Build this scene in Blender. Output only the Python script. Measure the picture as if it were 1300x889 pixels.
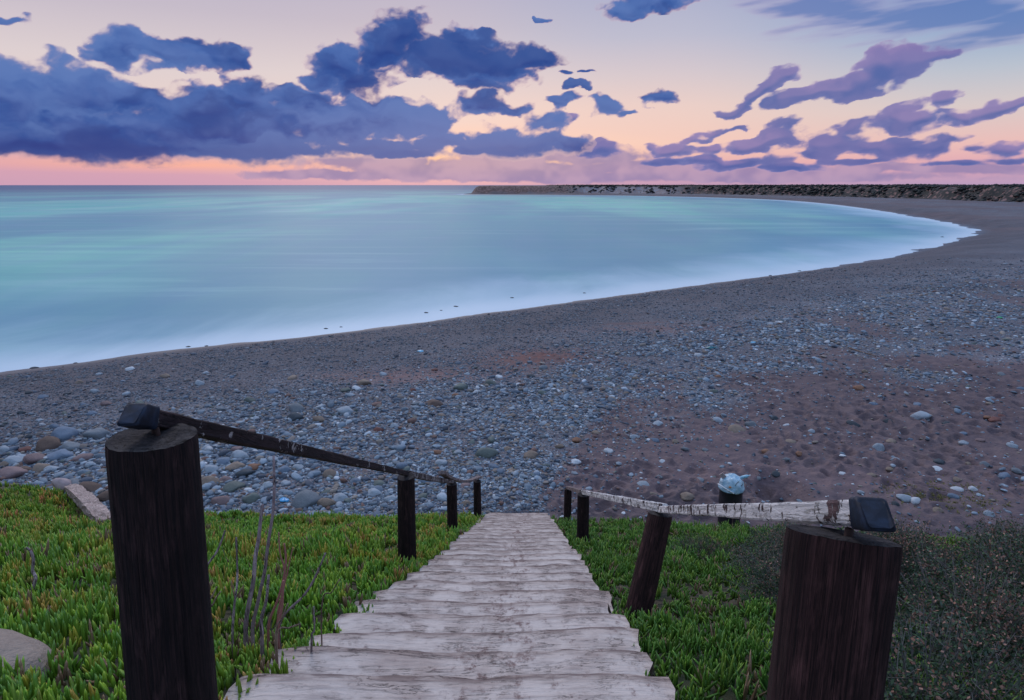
import bpy, bmesh, math, random
import numpy as np
from mathutils import Vector, Matrix, Euler, noise as mnoise

random.seed(7); rng = np.random.default_rng(7)
for o in list(bpy.data.objects): bpy.data.objects.remove(o)
scn = bpy.context.scene; col = scn.collection
R = math.radians
H = 9.5                     # eye height above the sea
P = R(11.65)                # camera pitch
CP, SP = math.cos(P), math.sin(P)

# ------------------------------------------------------------------ camera
cam = bpy.data.cameras.new('camera'); co = bpy.data.objects.new('camera', cam); col.objects.link(co)
co.location = (0, 0, H); co.rotation_euler = (R(90) - P, 0, 0)
cam.sensor_width = 36; cam.lens = 800/1300*36; cam.shift_y = -44.5/1300
cam.clip_start = .05; cam.clip_end = 90000
scn.camera = co
scn.view_settings.view_transform = 'Standard'; scn.view_settings.look = 'None'
scn.view_settings.exposure = 0.0; scn.view_settings.gamma = 1

def pxdir(x, y):
    a = (x-650)/800; t = (y-400)/800
    return a, CP-SP*t, -(SP+CP*t)
def azel(x, y):
    X, Y, Z = pxdir(x, y); return math.atan2(X, Y), math.atan2(Z, math.hypot(X, Y))
def at_z(x, y, z):
    X, Y, Z = pxdir(x, y); k = (z-H)/Z; return (X*k, Y*k)
def at_d(x, y, d):
    X, Y, Z = pxdir(x, y); return (X*d, Y*d, H+Z*d)

def lin(r, g, b):
    f = lambda c: (c/255/12.92) if c/255 <= .04045 else ((c/255+.055)/1.055)**2.4
    return (f(r), f(g), f(b), 1)

# ------------------------------------------------------------------ node helper
class NT:
    def __init__(s, tree): s.t = tree; s.n = tree.nodes; s.l = tree.links; s.n.clear()
    def new(s, typ, **kw):
        n = s.n.new(typ)
        for k, v in kw.items(): setattr(n, k, v)
        return n
    def put(s, sock, v):
        if isinstance(v, bpy.types.NodeSocket): s.l.new(v, sock)
        elif v is not None: sock.default_value = v
    def math(s, op, a, b=None, c=None, clamp=False):
        n = s.new('ShaderNodeMath', operation=op, use_clamp=clamp)
        s.put(n.inputs[0], a); s.put(n.inputs[1], b); s.put(n.inputs[2], c); return n.outputs[0]
    def vmath(s, op, a, b=None):
        n = s.new('ShaderNodeVectorMath', operation=op); s.put(n.inputs[0], a); s.put(n.inputs[1], b); return n.outputs[0]
    def mix(s, f, a, b, mode='MIX'):
        n = s.new('ShaderNodeMix', data_type='RGBA', blend_type=mode)
        s.put(n.inputs[0], f); s.put(n.inputs[6], a); s.put(n.inputs[7], b); return n.outputs[2]
    def rng(s, v, a, b, c=0., d=1., smooth=True):
        n = s.new('ShaderNodeMapRange', interpolation_type='SMOOTHSTEP' if smooth else 'LINEAR')
        s.put(n.inputs[0], v)
        for i, q in enumerate((a, b, c, d)): s.put(n.inputs[i+1], q)
        return n.outputs[0]
    def ramp(s, f, stops, interp='LINEAR'):
        n = s.new('ShaderNodeValToRGB'); r = n.color_ramp; r.interpolation = interp
        while len(r.elements) > 1: r.elements.remove(r.elements[-1])
        r.elements[0].position = stops[0][0]; r.elements[0].color = stops[0][1]
        for p, c in stops[1:]: e = r.elements.new(p); e.color = c
        s.put(n.inputs[0], f); return n.outputs[0]
    def noise(s, v, scale, detail=4, rough=.55, dist=0, col=False):
        n = s.new('ShaderNodeTexNoise'); s.put(n.inputs['Vector'], v)
        n.inputs['Scale'].default_value = scale; n.inputs['Detail'].default_value = detail
        n.inputs['Roughness'].default_value = rough; n.inputs['Distortion'].default_value = dist
        return n.outputs['Color' if col else 'Fac']
    def mapping(s, v, loc=(0,0,0), rot=(0,0,0), sc=(1,1,1), typ='POINT'):
        n = s.new('ShaderNodeMapping', vector_type=typ); s.put(n.inputs[0], v)
        n.inputs[1].default_value = loc; n.inputs[2].default_value = rot; n.inputs[3].default_value = sc
        return n.outputs[0]
    def attr(s, name, typ='GEOMETRY', out='Fac'):
        n = s.new('ShaderNodeAttribute', attribute_name=name, attribute_type=typ); return n.outputs[out]

# ------------------------------------------------------------------ world: dusk sky with clouds, all by direction
world = bpy.data.worlds.new('World'); scn.world = world; world.use_nodes = True
W = NT(world.node_tree)
tc = W.new('ShaderNodeTexCoord').outputs['Generated']
sep = W.new('ShaderNodeSeparateXYZ'); W.l.new(tc, sep.inputs[0])
az = W.math('ARCTAN2', sep.outputs[0], sep.outputs[1])
el = W.math('ARCSINE', sep.outputs[2])
elp = W.math('MAXIMUM', el, 0.0)
cmb = W.new('ShaderNodeCombineXYZ'); W.put(cmb.inputs[0], az); W.put(cmb.inputs[1], elp)
ae = cmb.outputs[0]
sky = W.new('ShaderNodeTexSky', sky_type='NISHITA', sun_disc=False)
SUN_AZ, SUN_EL = R(-4), R(3)
sky.sun_elevation = SUN_EL; sky.sun_rotation = SUN_AZ
ei = W.math('DIVIDE', elp, R(90), clamp=True)
def blobnode(px, py, rx, ry, rot, infl=1.0):
    a0, e0 = azel(px, py); a1, _ = azel(px+1, py); _, e1 = azel(px, py-1)
    return (a0, e0, 0), (0, 0, R(rot)), (abs(a1-a0)*rx*infl, abs(e1-e0)*ry*infl, 1)
def st(lst): return [(e/90, lin(*c)) for e, c in lst]
left = W.ramp(ei, st([(0,(200,156,184)),(1.5,(216,162,178)),(3,(232,186,182)),(5.5,(232,208,202)),(9,(220,206,208)),(13,(196,186,200)),(18,(178,174,200)),(35,(150,172,215)),(90,(140,178,232))]))
right = W.ramp(ei, st([(0,(185,155,190)),(1.2,(222,165,180)),(3,(232,188,185)),(5.5,(214,200,200)),(8,(184,192,206)),(11,(138,168,205)),(15,(98,138,195)),(30,(105,145,210)),(90,(140,178,232))]))
mid = W.ramp(ei, st([(0,(190,150,180)),(1.5,(225,170,172)),(3.5,(240,200,188)),(6.5,(232,204,198)),(9,(212,198,204)),(12,(186,186,206)),(16,(166,172,202)),(30,(145,165,212)),(90,(140,178,232))]))
fz = W.rng(az, R(-12), R(12)); fr = W.rng(az, R(12), R(38))
base = W.mix(fr, W.mix(fz, left, mid), right)
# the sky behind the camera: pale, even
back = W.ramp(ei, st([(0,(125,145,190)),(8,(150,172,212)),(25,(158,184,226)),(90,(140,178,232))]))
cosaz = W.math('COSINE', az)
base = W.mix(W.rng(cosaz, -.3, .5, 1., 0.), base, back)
base = W.mix(W.rng(el, R(22), R(50)), base, W.vmath('MULTIPLY', base, (1.75, 1.5, 1.3)))  # upper sky, out of view, brightened to lift the light on the foreground
# thin sunset glow
gl = W.new('ShaderNodeTexGradient', gradient_type='SPHERICAL')
l_, r_, s_ = blobnode(560, 200, 330, 45, 0)
W.put(gl.inputs[0], W.mapping(ae, l_, r_, s_, 'TEXTURE'))
base = W.mix(W.math('MULTIPLY', gl.outputs['Fac'], .7), base, lin(255, 216, 184))
gl2 = W.new('ShaderNodeTexGradient', gradient_type='SPHERICAL'); l_, r_, s_ = blobnode(590, 207, 190, 26, 0)
W.put(gl2.inputs[0], W.mapping(ae, l_, r_, s_, 'TEXTURE'))
base = W.mix(W.math('MULTIPLY', gl2.outputs['Fac'], .8), base, lin(255, 200, 150))
gl3 = W.new('ShaderNodeTexGradient', gradient_type='SPHERICAL'); l_, r_, s_ = blobnode(240, 210, 330, 12, 0)
W.put(gl3.inputs[0], W.mapping(ae, l_, r_, s_, 'TEXTURE'))
base = W.mix(W.math('MULTIPLY', gl3.outputs['Fac'], .8), base, lin(255, 180, 150))

# haze on the horizon
base = W.mix(W.rng(el, 0., R(2.2), .45, 0.), base, W.mix(W.rng(az, R(-25), R(5)), lin(208, 162, 182), lin(180, 154, 188)))
base = W.mix(1., base, W.vmath('MULTIPLY', sky.outputs[0], (.004, .004, .004)), 'ADD')
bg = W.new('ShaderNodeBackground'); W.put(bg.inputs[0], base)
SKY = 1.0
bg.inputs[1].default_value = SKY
wo = W.new('ShaderNodeOutputWorld'); W.l.new(bg.outputs[0], wo.inputs[0])
world.cycles.sampling_method = 'MANUAL'; world.cycles.sample_map_resolution = 512

sun = bpy.data.lights.new('sun', 'SUN'); so = bpy.data.objects.new('sun', sun); col.objects.link(so)
sun.energy = 1.1; sun.angle = R(24); sun.color = (1, .90, .84)
so.rotation_euler = (R(-52), 0, R(14))

# ------------------------------------------------------------------ numpy noise and distances
def vnoise(x, y, seed=0):
    xi = np.floor(x).astype(np.int64); yi = np.floor(y).astype(np.int64)
    xf = x-xi; yf = y-yi; u = xf*xf*(3-2*xf); v = yf*yf*(3-2*yf)
    def h(i, j):
        n = (i*374761393 + j*668265263 + seed*982451653) & 0xffffffff
        n = ((n ^ (n >> 13))*1274126177) & 0xffffffff
        return ((n ^ (n >> 16)) & 0xffff)/65535.
    return (h(xi, yi)*(1-u)+h(xi+1, yi)*u)*(1-v)+(h(xi, yi+1)*(1-u)+h(xi+1, yi+1)*u)*v
def fbm(x, y, o=4, seed=0):
    s = 0; a = .5; t = 0
    for i in range(o):
        s = s+a*vnoise(x*2**i, y*2**i, seed+i*17); t += a; a *= .5
    return s/t
def sstep(a, b, x):
    t = np.clip((x-a)/(b-a), 0, 1); return t*t*(3-2*t)
def catmull(pts, n=8):
    out = []
    for i in range(len(pts)-1):
        p0 = np.array(pts[max(i-1, 0)]); p1 = np.array(pts[i]); p2 = np.array(pts[i+1]); p3 = np.array(pts[min(i+2, len(pts)-1)])
        for k in range(n):
            t = k/n; out.append(.5*((2*p1)+(-p0+p2)*t+(2*p0-5*p1+4*p2-p3)*t*t+(-p0+3*p1-3*p2+p3)*t**3))
    out.append(np.array(pts[-1])); return np.array(out)
def sdist(poly, x, y):
    x = np.asarray(x, float); y = np.asarray(y, float); sh = x.shape; x = x.ravel(); y = y.ravel()
    best = np.full(x.shape, 1e18); ins = np.zeros(x.shape, bool)
    n = len(poly)
    for i in range(n):
        ax, ay = poly[i]; bx, by = poly[(i+1) % n]
        dx, dy = bx-ax, by-ay; L = dx*dx+dy*dy
        if L < 1e-12: continue
        t = np.clip(((x-ax)*dx+(y-ay)*dy)/L, 0, 1)
        best = np.minimum(best, (x-ax-t*dx)**2+(y-ay-t*dy)**2)
        c = (ay > y) != (by > y)
        if dy != 0: ins ^= c & (x < dx*(y-ay)/dy+ax)
    return (np.sqrt(best)*np.where(ins, 1, -1)).reshape(sh)
sh = [(-300,-75),(-90,-2),(-50,18)] + [at_z(x, y, 0) for x, y in [(0,474),(185,449),(370,429),(500,414),(600,400),(730,383),(850,367),(980,350),(1100,333),(1170,318),(1215,305),(1246,294)]]
sh += [(111,160),(124,196),(146,264),(165,342),(172,420),(152,505),(106,579),(39,629),(-41,652)]
shore = [tuple(p) for p in catmull(sh, 6)] + [(-52,668),(-40,720),(60,800),(600,1300),(6000,4000),(6000,-6000),(-6000,-6000),(-3000,-900)]
hillp = [tuple(p) for p in catmull([(2500,-700),(600,120),(360,200),(236,262),(228,371),(203,470),(165,545),(108,606),(39,642),(-36,656)], 5)] + [(-46,668),(-36,715),(60,790),(600,1280),(5900,3900),(5900,-900)]

def slope_line(x, y):
    ye = y + .1*np.maximum(x, 0) - .42*np.maximum(-x-9.2, 0)
    return np.minimum(H-1.45, H-.82-.508*ye)
def xc(y): return -.27+.033*(y-1.0)+.08*sstep(12, 5, y)-.04*sstep(5, 3, y)          # centre of the stairway
def terrain(x, y, detail=True):
    s = sdist(shore, x, y)
    zb = np.where(s > 0, 1.85*(1-np.exp(-np.maximum(s, 0)/10)), np.maximum(s*.09, -4))
    zb = zb + .16*np.exp(-((s-9)/3.)**2)
    r = np.hypot(x, y)
    zb = zb + ((fbm(x/14, y/3.5, 3, 61)-.5)*.55*np.exp(-(s/6)**2)*sstep(55, 110, y)*sstep(300, 200, y) + (fbm(x/3, y/2, 3, 62)-.5)*.10*np.exp(-(s/3)**2))
    zb = zb + sstep(1, 8, s)*(fbm(x/5, y/5, 3, 3)-.5)*.35
    h = sdist(hillp, x, y)
    rocky = sstep(120, 0, x)
    hh = (8.9+(fbm(x/25, y/25, 3, 5)-.5)*1.3)*sstep(-3, 13, h + (fbm(x/9, y/9, 3, 9)-.5)*9)
    zb = np.maximum(zb, hh-6*sstep(6, -8, h))
    zl = slope_line(x, y) - .06
    gm = sstep(-6, -1, -np.abs(x))                      # smoother by the stairs
    zl = zl + (fbm(x/2.2, y/2.2, 3, 11)-.5)*(.5-.4*gm) * sstep(.5, 3, y)
    # land rises gently inland behind the camera
    d = zl-zb; k = .35
    hmix = np.clip(.5+.5*d/k, 0, 1)
    z = zb+(zl-zb)*hmix+k*hmix*(1-hmix)*.5
    z = np.where(y > 25, zb, z)
    soil = sstep(-.02, .15, zl-zb)*(y < 25)
    # bed under the stairway
    m = sstep(.74, .60, np.abs(x-xc(y)))*(y < 13.9)*(y > .2)
    z = z - .22*m*sstep(14.2, 13.2, y)
    px_, py_ = at_z(985, 626, 1.8)
    q = np.hypot((x-px_)/.62, (y-py_)/.8)
    z = z - .75*np.exp(-q**2*2.2) + .16*np.exp(-(q-1.55)**2*5)*(soil < .9)
    sand = sand_mask(x, y, s)
    if detail:
        foot = dimples(x, y, .45, 21)*.12+dimples(x+3, y+1, .9, 27)*.09
        z = z + (foot+(fbm(x/.7, y/.7, 2, 23)-.5)*.08)*np.maximum(sand, .25*sstep(12, 18, s))*sstep(48, 24, r)*(1-soil)*(.25+.75*sstep(.3, .5, fbm(x/3+7, y/2.2, 2, 29)))
        z = z + (1-sand)*(vnoise(x/.15, y/.15, 31)-.5)*.03*sstep(45, 20, r)*(1-soil)*sstep(-1, 2, s)
    return z, s, h, soil, sand
def dimples(x, y, cell, seed):
    gx, gy = np.floor(x/cell), np.floor(y/cell); out = np.zeros_like(x)
    for i in (-1, 0, 1):
        for j in (-1, 0, 1):
            cx_, cy_ = gx+i, gy+j
            def hsh(k):
                n = (cx_.astype(np.int64)*374761393+cy_.astype(np.int64)*668265263+(seed+k)*982451653) & 0xffffffff
                n = ((n ^ (n >> 13))*1274126177) & 0xffffffff
                return ((n ^ (n >> 16)) & 0xffff)/65535.
            px_ = (cx_+hsh(1))*cell; py_ = (cy_+hsh(2))*cell; a = hsh(3)*3.14; rr_ = cell*(.30+.25*hsh(4))
            dx = x-px_; dy = y-py_; u = (dx*np.cos(a)+dy*np.sin(a))/rr_; v = (-dx*np.sin(a)+dy*np.cos(a))/(rr_*.6)
            q = u*u+v*v; out = out-np.exp(-q*1.3)*(.4+.6*hsh(5))+.35*np.exp(-(np.sqrt(q)-1.45)**2*6)
    return out
def sand_mask(x, y, s):
    n = (fbm(x/2.5, y/2.5, 4, 41)-.5)
    a = sstep(27, 15, y-x*.30 + n*10) * sstep(-.6, 1.4, x+n*3-(y-13)*.32)
    b = .7*np.exp(-(((x-1.6)/2.6)**2+((y-28.8)/1.5)**2)) + .4*np.exp(-(((x+5)/2)**2+((y-25.5)/.8)**2)) + .7*np.exp(-(((x-7.5)/3.5)**2+((y-37)/.8)**2))
    c = .45*sstep(60, 140, y)*(.5+fbm(x/9, y/22, 4, 48))
    far = sstep(.48, .66, fbm(x/5+3, y/7, 4, 47))*.55*sstep(10, 22, s)*sstep(3, 9, x)
    return np.clip(np.maximum(np.maximum(a, b), np.maximum(c, far)), 0, 1)

def mesh_obj(name, verts, faces, mat=None, parent=None, smooth=True, attrs=None, colors=None):
    me = bpy.data.meshes.new(name)
    verts = np.asarray(verts, np.float32)
    if isinstance(faces, np.ndarray):
        k = faces.shape[1]; me.vertices.add(len(verts)); me.vertices.foreach_set('co', verts.ravel())
        me.loops.add(faces.size); me.loops.foreach_set('vertex_index', faces.astype(np.int32).ravel())
        me.polygons.add(len(faces)); me.polygons.foreach_set('loop_start', np.arange(0, faces.size, k, dtype=np.int32))
        me.update(calc_edges=True); me.validate()
    else:
        me.from_pydata(verts.tolist(), [], faces); me.update()
    if smooth: me.polygons.foreach_set('use_smooth', np.ones(len(me.polygons), bool))
    for k, v in (attrs or {}).items():
        a = me.attributes.new(k, 'FLOAT', 'POINT'); a.data.foreach_set('value', np.asarray(v, np.float32).ravel())
    if colors is not None:
        a = me.color_attributes.new('tint', 'FLOAT_COLOR', 'POINT'); a.data.foreach_set('color', np.asarray(colors, np.float32).ravel())
    if mat: me.materials.append(mat)
    o = bpy.data.objects.new(name, me); col.objects.link(o)
    if parent: o.parent = parent
    return o
def tag(o, label=None, cat=None, group=None, kind=None):
    if label: o['label'] = label
    if cat: o['category'] = cat
    if group: o['group'] = group
    if kind: o['kind'] = kind
    return o
def empty(name, loc=(0, 0, 0), rz=0):
    o = bpy.data.objects.new(name, None); col.objects.link(o); o.location = loc; o.rotation_euler = (0, 0, rz); o.empty_display_size = .1; return o
def newmat(name):
    m = bpy.data.materials.new(name); m.use_nodes = True; n = NT(m.node_tree)
    b = n.new('ShaderNodeBsdfPrincipled'); o = n.new('ShaderNodeOutputMaterial'); n.l.new(b.outputs[0], o.inputs[0])
    return m, n, b
def bump(n, b, h, strength=.5, dist=.02):
    k = n.new('ShaderNodeBump'); k.inputs['Strength'].default_value = strength; k.inputs['Distance'].default_value = dist
    n.put(k.inputs['Height'], h); n.l.new(k.outputs[0], b.inputs['Normal'])

def C3(r, g, b): return (r, g, b, 1)
PAL = [(.0, C3(.07,.09,.13)), (.22, C3(.12,.155,.21)), (.42, C3(.17,.225,.29)), (.6, C3(.25,.32,.40)), (.72, C3(.19,.165,.155)), (.8, C3(.26,.23,.21)), (.86, C3(.16,.10,.08)), (.93, C3(.40,.47,.54)), (1., C3(.55,.60,.65))]


# ------------------------------------------------------------------ clouds: a far shell of vapour 45 km out
CR = 45000.
dark = [(725,112,14,5,0),(742,96,12,4,0),(560,182,34,7,0),(600,190,30,7,0),(520,196,50,7,0),(715,98,10,4,0),(20,130,150,62,0),(-80,120,150,60,0),(110,165,190,42,0),(90,120,100,40,-8),(250,165,190,42,0),(265,135,60,30,0),(180,128,70,22,-10),(330,165,100,45,0),(312,120,36,30,0),(420,158,110,34,0),(480,150,75,30,-5),
        (545,155,40,22,0),(390,130,60,20,-5),(60,183,220,16,0),(300,190,200,14,0),(480,188,90,9,0),
        (150,60,45,25,0),(205,66,62,24,0),(262,68,55,20,0),(300,70,20,16,0),(152,46,22,16,0),(240,50,20,12,0),
        (430,82,42,26,28),(485,70,52,36,25),(512,38,42,34,0),(455,100,40,22,0),(560,72,60,30,-10),(615,80,65,32,-12),(590,45,26,16,0),(660,72,55,20,0),(690,72,24,12,0),(600,105,30,14,0),(410,98,30,14,20),
        (612,136,38,14,0),(650,140,26,10,0),(703,130,24,8,12),(690,154,28,14,0),
        (650,180,75,20,0),(725,182,35,14,0),(765,138,30,13,-18),(790,148,18,6,0),(827,128,28,11,0),
        (16,24,28,7,-10),(830,4,62,20,0),(800,16,30,14,0),(690,25,10,5,0)]
purple = [(905,205,60,6,0),(1000,212,50,5,0),(1100,205,60,6,0),(1230,208,50,6,0),(840,208,40,6,0),(1215,175,40,8,0),(880,180,16,5,10),(930,165,14,4,10),(1010,215,40,4,0),(1255,188,26,6,0),(970,112,42,13,32),(945,132,34,14,20),(1000,95,26,8,10),(1020,125,95,14,6),(1080,112,80,16,14),(1130,82,62,22,12),(1170,74,45,10,5),(1110,95,50,18,20),
          (925,147,18,6,0),(985,178,62,14,14),(1005,160,30,15,0),(960,190,44,9,0),(1080,160,30,12,20),(1060,180,50,16,10),(1040,196,36,8,0),(1170,155,78,15,0),(1145,145,30,15,20),(1197,125,22,13,0),(1225,150,50,9,0),
          (1160,190,66,16,0),(1115,186,34,13,0),(1195,190,30,10,0),(1285,136,45,10,5),(1285,190,40,12,0),(1290,205,40,7,0),(902,172,26,8,12),(900,192,22,7,0),(850,192,36,9,0),(760,190,30,12,0),
          (950,208,70,9,4),(715,150,20,7,0)]
low = [(700,224,260,9,0),(980,226,260,7,0),(560,222,150,9,0),(640,203,60,10,0),(620,215,230,13,0),(480,205,120,12,0),(820,212,160,11,0),(760,200,70,12,0),(990,218,110,8,0),(1130,214,90,8,0),(1240,215,110,9,0),(690,195,120,12,0),(420,222,130,7,0)]
wisp = [(1190,18,240,30,3),(1050,10,120,20,-8),(1300,25,150,30,5)]

def build_clouds():
    azs = np.radians(np.arange(-62, 62, .075)); els = np.radians(np.arange(-.02, 25, .075))
    A, E = np.meshgrid(azs, els)
    def nz(sx, sy, o, seed, ox=0): return fbm(A*sx+ox, E*sy, o, seed)-.5
    wa = nz(9, 15, 4, 1)*.035; we = nz(9, 15, 4, 2)*.02
    wa = wa + nz(34, 50, 5, 3)*.034; we = we + nz(34, 50, 5, 4)*.024
    lowk = .3+.7*sstep(R(1.8), R(4.5), E); we = we*lowk
    def field(blobs, k=1.):
        out = np.zeros_like(A)
        for b in blobs:
            l, r, s = blobnode(*b[:5], 1.28)
            dx = A+wa*k-l[0]; dy = E+we*k-l[1]; c, sn_ = math.cos(r[2]), math.sin(r[2])
            v = np.maximum(0, 1-np.hypot((dx*c+dy*sn_)/s[0], (-dx*sn_+dy*c)/s[1]))
            h = np.maximum(0, .1-np.abs(out-v))/.1
            out = np.maximum(out, v)+h*h*.1*.25*(np.minimum(out, v) > .01)
        return out
    def billow(sx, sy, seed, o=5):
        t = 0; a = .5; w = 0
        for i in range(o):
            n = vnoise((A+wa)*sx*2**i+seed, (E+we)*sy*2**i, seed+i); t = t+a*(1-np.abs(2*n-1)); w += a; a *= .52
        return t/w-.55
    bl = billow(16, 26, 50); f2 = fbm((A+wa)*28, (E+we)*50, 5, 60)-.5
    f3 = fbm((A+wa*.5)*95, (E+we*.5)*150, 4, 64)-.5
    n = (bl*.5+f2*.9+f3*.42)*(.45+.55*lowk)
    def dens(f, amp): return (f+n*amp)*sstep(0, .1, f)
    d1 = dens(field(dark), .78)
    # purple clouds are dragged sideways by the wind
    fp_ = field(purple, 1.)-.11; dp = (fp_+(n*1.05+f3*.35+bl*.25))*sstep(0, .1, fp_)
    acc = dp*2.2
    for k in range(1, 7): acc = acc + np.roll(np.roll(dp, k, 1), k//3, 0)*.3      # drag along the wind
    dp = acc/4.
    dp = np.roll(dp, -3, 1)
    def blur(q, k):
        for ax in (0, 1):
            c = np.cumsum(np.concatenate([np.repeat(np.take(q, [0], ax), k+1, ax), q, np.repeat(np.take(q, [-1], ax), k, ax)], ax), ax)
            q = (np.take(c, range(2*k+1, c.shape[ax]), ax)-np.take(c, range(0, c.shape[ax]-2*k-1), ax))/(2*k+1)
        return q
    dl = dens(field(low), 1.0)
    st_ = fbm(A*5+E*20, E*55-A*6, 5, 70)-.5
    dw = field(wisp, .4)*.8+st_*1.9
    dw *= sstep(0, .2, field(wisp, .4))
    # relief: thinner towards the upper edge means lit from above and behind
    def relief(d, k):
        b = blur(blur(d, 3), 3); b2 = blur(blur(d, 10), 10)
        return np.clip((b-np.roll(b, -k, 0))*2.2+(b2-np.roll(b2, -12, 0))*2.2, -1, 1)
    nb = blur(n, 2)
    f, i = None, None
    X = np.sin(A)*np.cos(E); Y = np.cos(A)*np.cos(E); Z = np.sin(E)
    verts = np.stack([X*CR, Y*CR, H+Z*CR], -1).reshape(-1, 3)
    shade = fbm((A+wa*2)*7, (E+we*2)*20, 5, 90)
    g0, ge = azel(575, 195); glow = np.exp(-(((A-g0)/R(17))**2+((E-ge)/R(4))**2))
    at = dict(shade=shade, glow=glow, blue=d1, purple=dp, low=dl, wisp=dw, relief=relief(d1, 5), relief_purple=relief(dp, 4), billow=nb, azim=np.degrees(A), elev=np.degrees(E))
    nr, na = A.shape
    i = np.arange(nr-1)[:, None]*na+np.arange(na-1)[None]
    F = np.stack([i, i+na, i+na+1, i+1], -1).reshape(-1, 4)
    keep = ((d1 > .12)|(dp > .1)|(dl > .1)|(dw > .05))[:-1, :-1].ravel()
    F = F[keep]
    used, inv = np.unique(F, return_inverse=True)
    F = inv.reshape(F.shape)
    at = {k: v.ravel()[used] for k, v in at.items()}
    m = bpy.data.materials.new('vapour'); m.use_nodes = True; n_ = NT(m.node_tree)
    g = lambda q: n_.attr(q)
    az_, el_ = g('azim'), g('elev')
    c3 = n_.mix(n_.rng(g('billow'), -.12, .15), lin(140, 128, 174), lin(178, 152, 184))
    a3 = n_.math('MULTIPLY', n_.rng(g('low'), .14, .5), .8)
    c4 = n_.mix(n_.rng(g('wisp'), .2, .75), lin(175, 155, 195), lin(84, 112, 178))
    a4 = n_.math('MULTIPLY', n_.rng(g('wisp'), .08, .75), .7)
    c2 = n_.ramp(g('purple'), [(.14, lin(208,172,194)), (.26, lin(158,140,186)), (.38, lin(104,114,174)), (.65, lin(70,94,162))])
    c2 = n_.mix(n_.rng(g('relief_purple'), .1, .8, 0, .5), c2, lin(172, 142, 188))
    c2 = n_.mix(n_.rng(g('shade'), .36, .62, .5, 0), c2, lin(74, 96, 164))
    c2 = n_.mix(n_.rng(g('billow'), -.15, .25, 0, .3), c2, lin(140, 128, 180))
    c2 = n_.mix(n_.math('MULTIPLY', n_.rng(el_, 8, 12, 0, .35), n_.rng(az_, 24, 33, .2, 1.)), c2, lin(176, 128, 178))
    a2 = n_.math('MULTIPLY', n_.rng(g('purple'), .06, .42), .93)
    c1 = n_.ramp(g('blue'), [(.16, lin(226,190,198)), (.27, lin(150,130,174)), (.40, lin(68,98,164)), (.62, lin(44,84,156)), (.95, lin(30,66,142))])
    c1 = n_.mix(n_.rng(g('relief'), -.1, .9, 0, .5), c1, lin(84, 118, 184))
    c1 = n_.mix(n_.rng(g('billow'), -.25, .05, .3, 0.), c1, lin(28, 64, 138))
    c1 = n_.mix(n_.rng(g('billow'), -.05, .3, 0, .4), c1, lin(92, 120, 182))
    c1 = n_.mix(n_.rng(g('shade'), .46, .68, 0, .55), c1, lin(98, 128, 188))
    c1 = n_.mix(n_.rng(g('shade'), .34, .5, .5, 0.), c1, lin(26, 56, 128))
    c1 = n_.mix(n_.rng(el_, 1.2, 5, .5, 0.), c1, lin(54, 60, 126))
    c1 = n_.mix(n_.math('MULTIPLY', n_.rng(g('blue'), .16, .5, 1, 0), n_.rng(g('glow'), .05, .9, .25, .9)), c1, lin(250, 206, 190))
    c1 = n_.mix(n_.math('MULTIPLY', g('glow'), .28), c1, lin(150, 140, 185))
    a1 = n_.math('MULTIPLY', n_.rng(g('blue'), .10, .40), .98)
    # near the afterglow thin vapour takes a warm rim
    def over(ct, at_, cb, ab):
        # composite straight colours, return colour and alpha
        ao = n_.math('SUBTRACT', 1., n_.math('MULTIPLY', n_.math('SUBTRACT', 1., at_), n_.math('SUBTRACT', 1., ab)))
        w = n_.math('DIVIDE', at_, n_.math('MAXIMUM', ao, .0001), clamp=True)
        return n_.mix(w, cb, ct), ao
    c, a = over(c4, a4, c3, a3); c, a = over(c2, a2, c, a); c, a = over(c1, a1, c, a)
    em = n_.new('ShaderNodeEmission'); n_.put(em.inputs[0], c); em.inputs[1].default_value = SKY
    tr = n_.new('ShaderNodeBsdfTransparent'); mx = n_.new('ShaderNodeMixShader')
    n_.put(mx.inputs[0], a); n_.l.new(tr.outputs[0], mx.inputs[1]); n_.l.new(em.outputs[0], mx.inputs[2])
    o = n_.new('ShaderNodeOutputMaterial'); n_.l.new(mx.outputs[0], o.inputs[0])
    m.cycles.emission_sampling = 'NONE'
    ob = mesh_obj('sky_clouds', verts[used], F, m, attrs=at)
    tag(ob, kind='structure')
build_clouds()

# ------------------------------------------------------------------ ground sheet
def polar(rs, azs):
    A, Rr = np.meshgrid(azs, rs); x = Rr*np.sin(A); y = Rr*np.cos(A)
    nr, na = len(rs), len(azs)
    i = np.arange(nr-1)[:, None]*na+np.arange(na-1)[None]
    f = np.stack([i, i+1, i+na+1, i+na], -1).reshape(-1, 4)
    return x.ravel(), y.ravel(), f[:, ::-1].copy()
azs = np.concatenate([np.linspace(-math.pi, -.78, 60)[:-1], np.linspace(-.78, .78, 700), np.linspace(.78, math.pi, 60)[1:]])
rs = np.concatenate([[.02], np.geomspace(.3, 11, 130)[:-1], np.geomspace(11, 40, 480)[:-1], np.geomspace(40, 900, 330)[:-1], np.geomspace(900, 44000, 30)])
x, y, f = polar(rs, azs)
z, s, h, soil, sand = terrain(x, y)
rr = np.hypot(x, y); z = np.where(rr > 7000, np.minimum(z, 8), z); z[s < -60] = -4
gm, gn, gb = newmat('beach_ground')
geo = gn.new('ShaderNodeNewGeometry').outputs['Position']
vs = []
for sc_, rnd in ((13, 1), (30, 1)):
    v = gn.new('ShaderNodeTexVoronoi'); gn.put(v.inputs['Vector'], geo); v.inputs['Scale'].default_value = sc_; vs.append(v)
def vcol(v):
    s3 = gn.new('ShaderNodeSeparateColor'); gn.l.new(v.outputs['Color'], s3.inputs[0]); return s3.outputs[0], s3.outputs[1]
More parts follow.
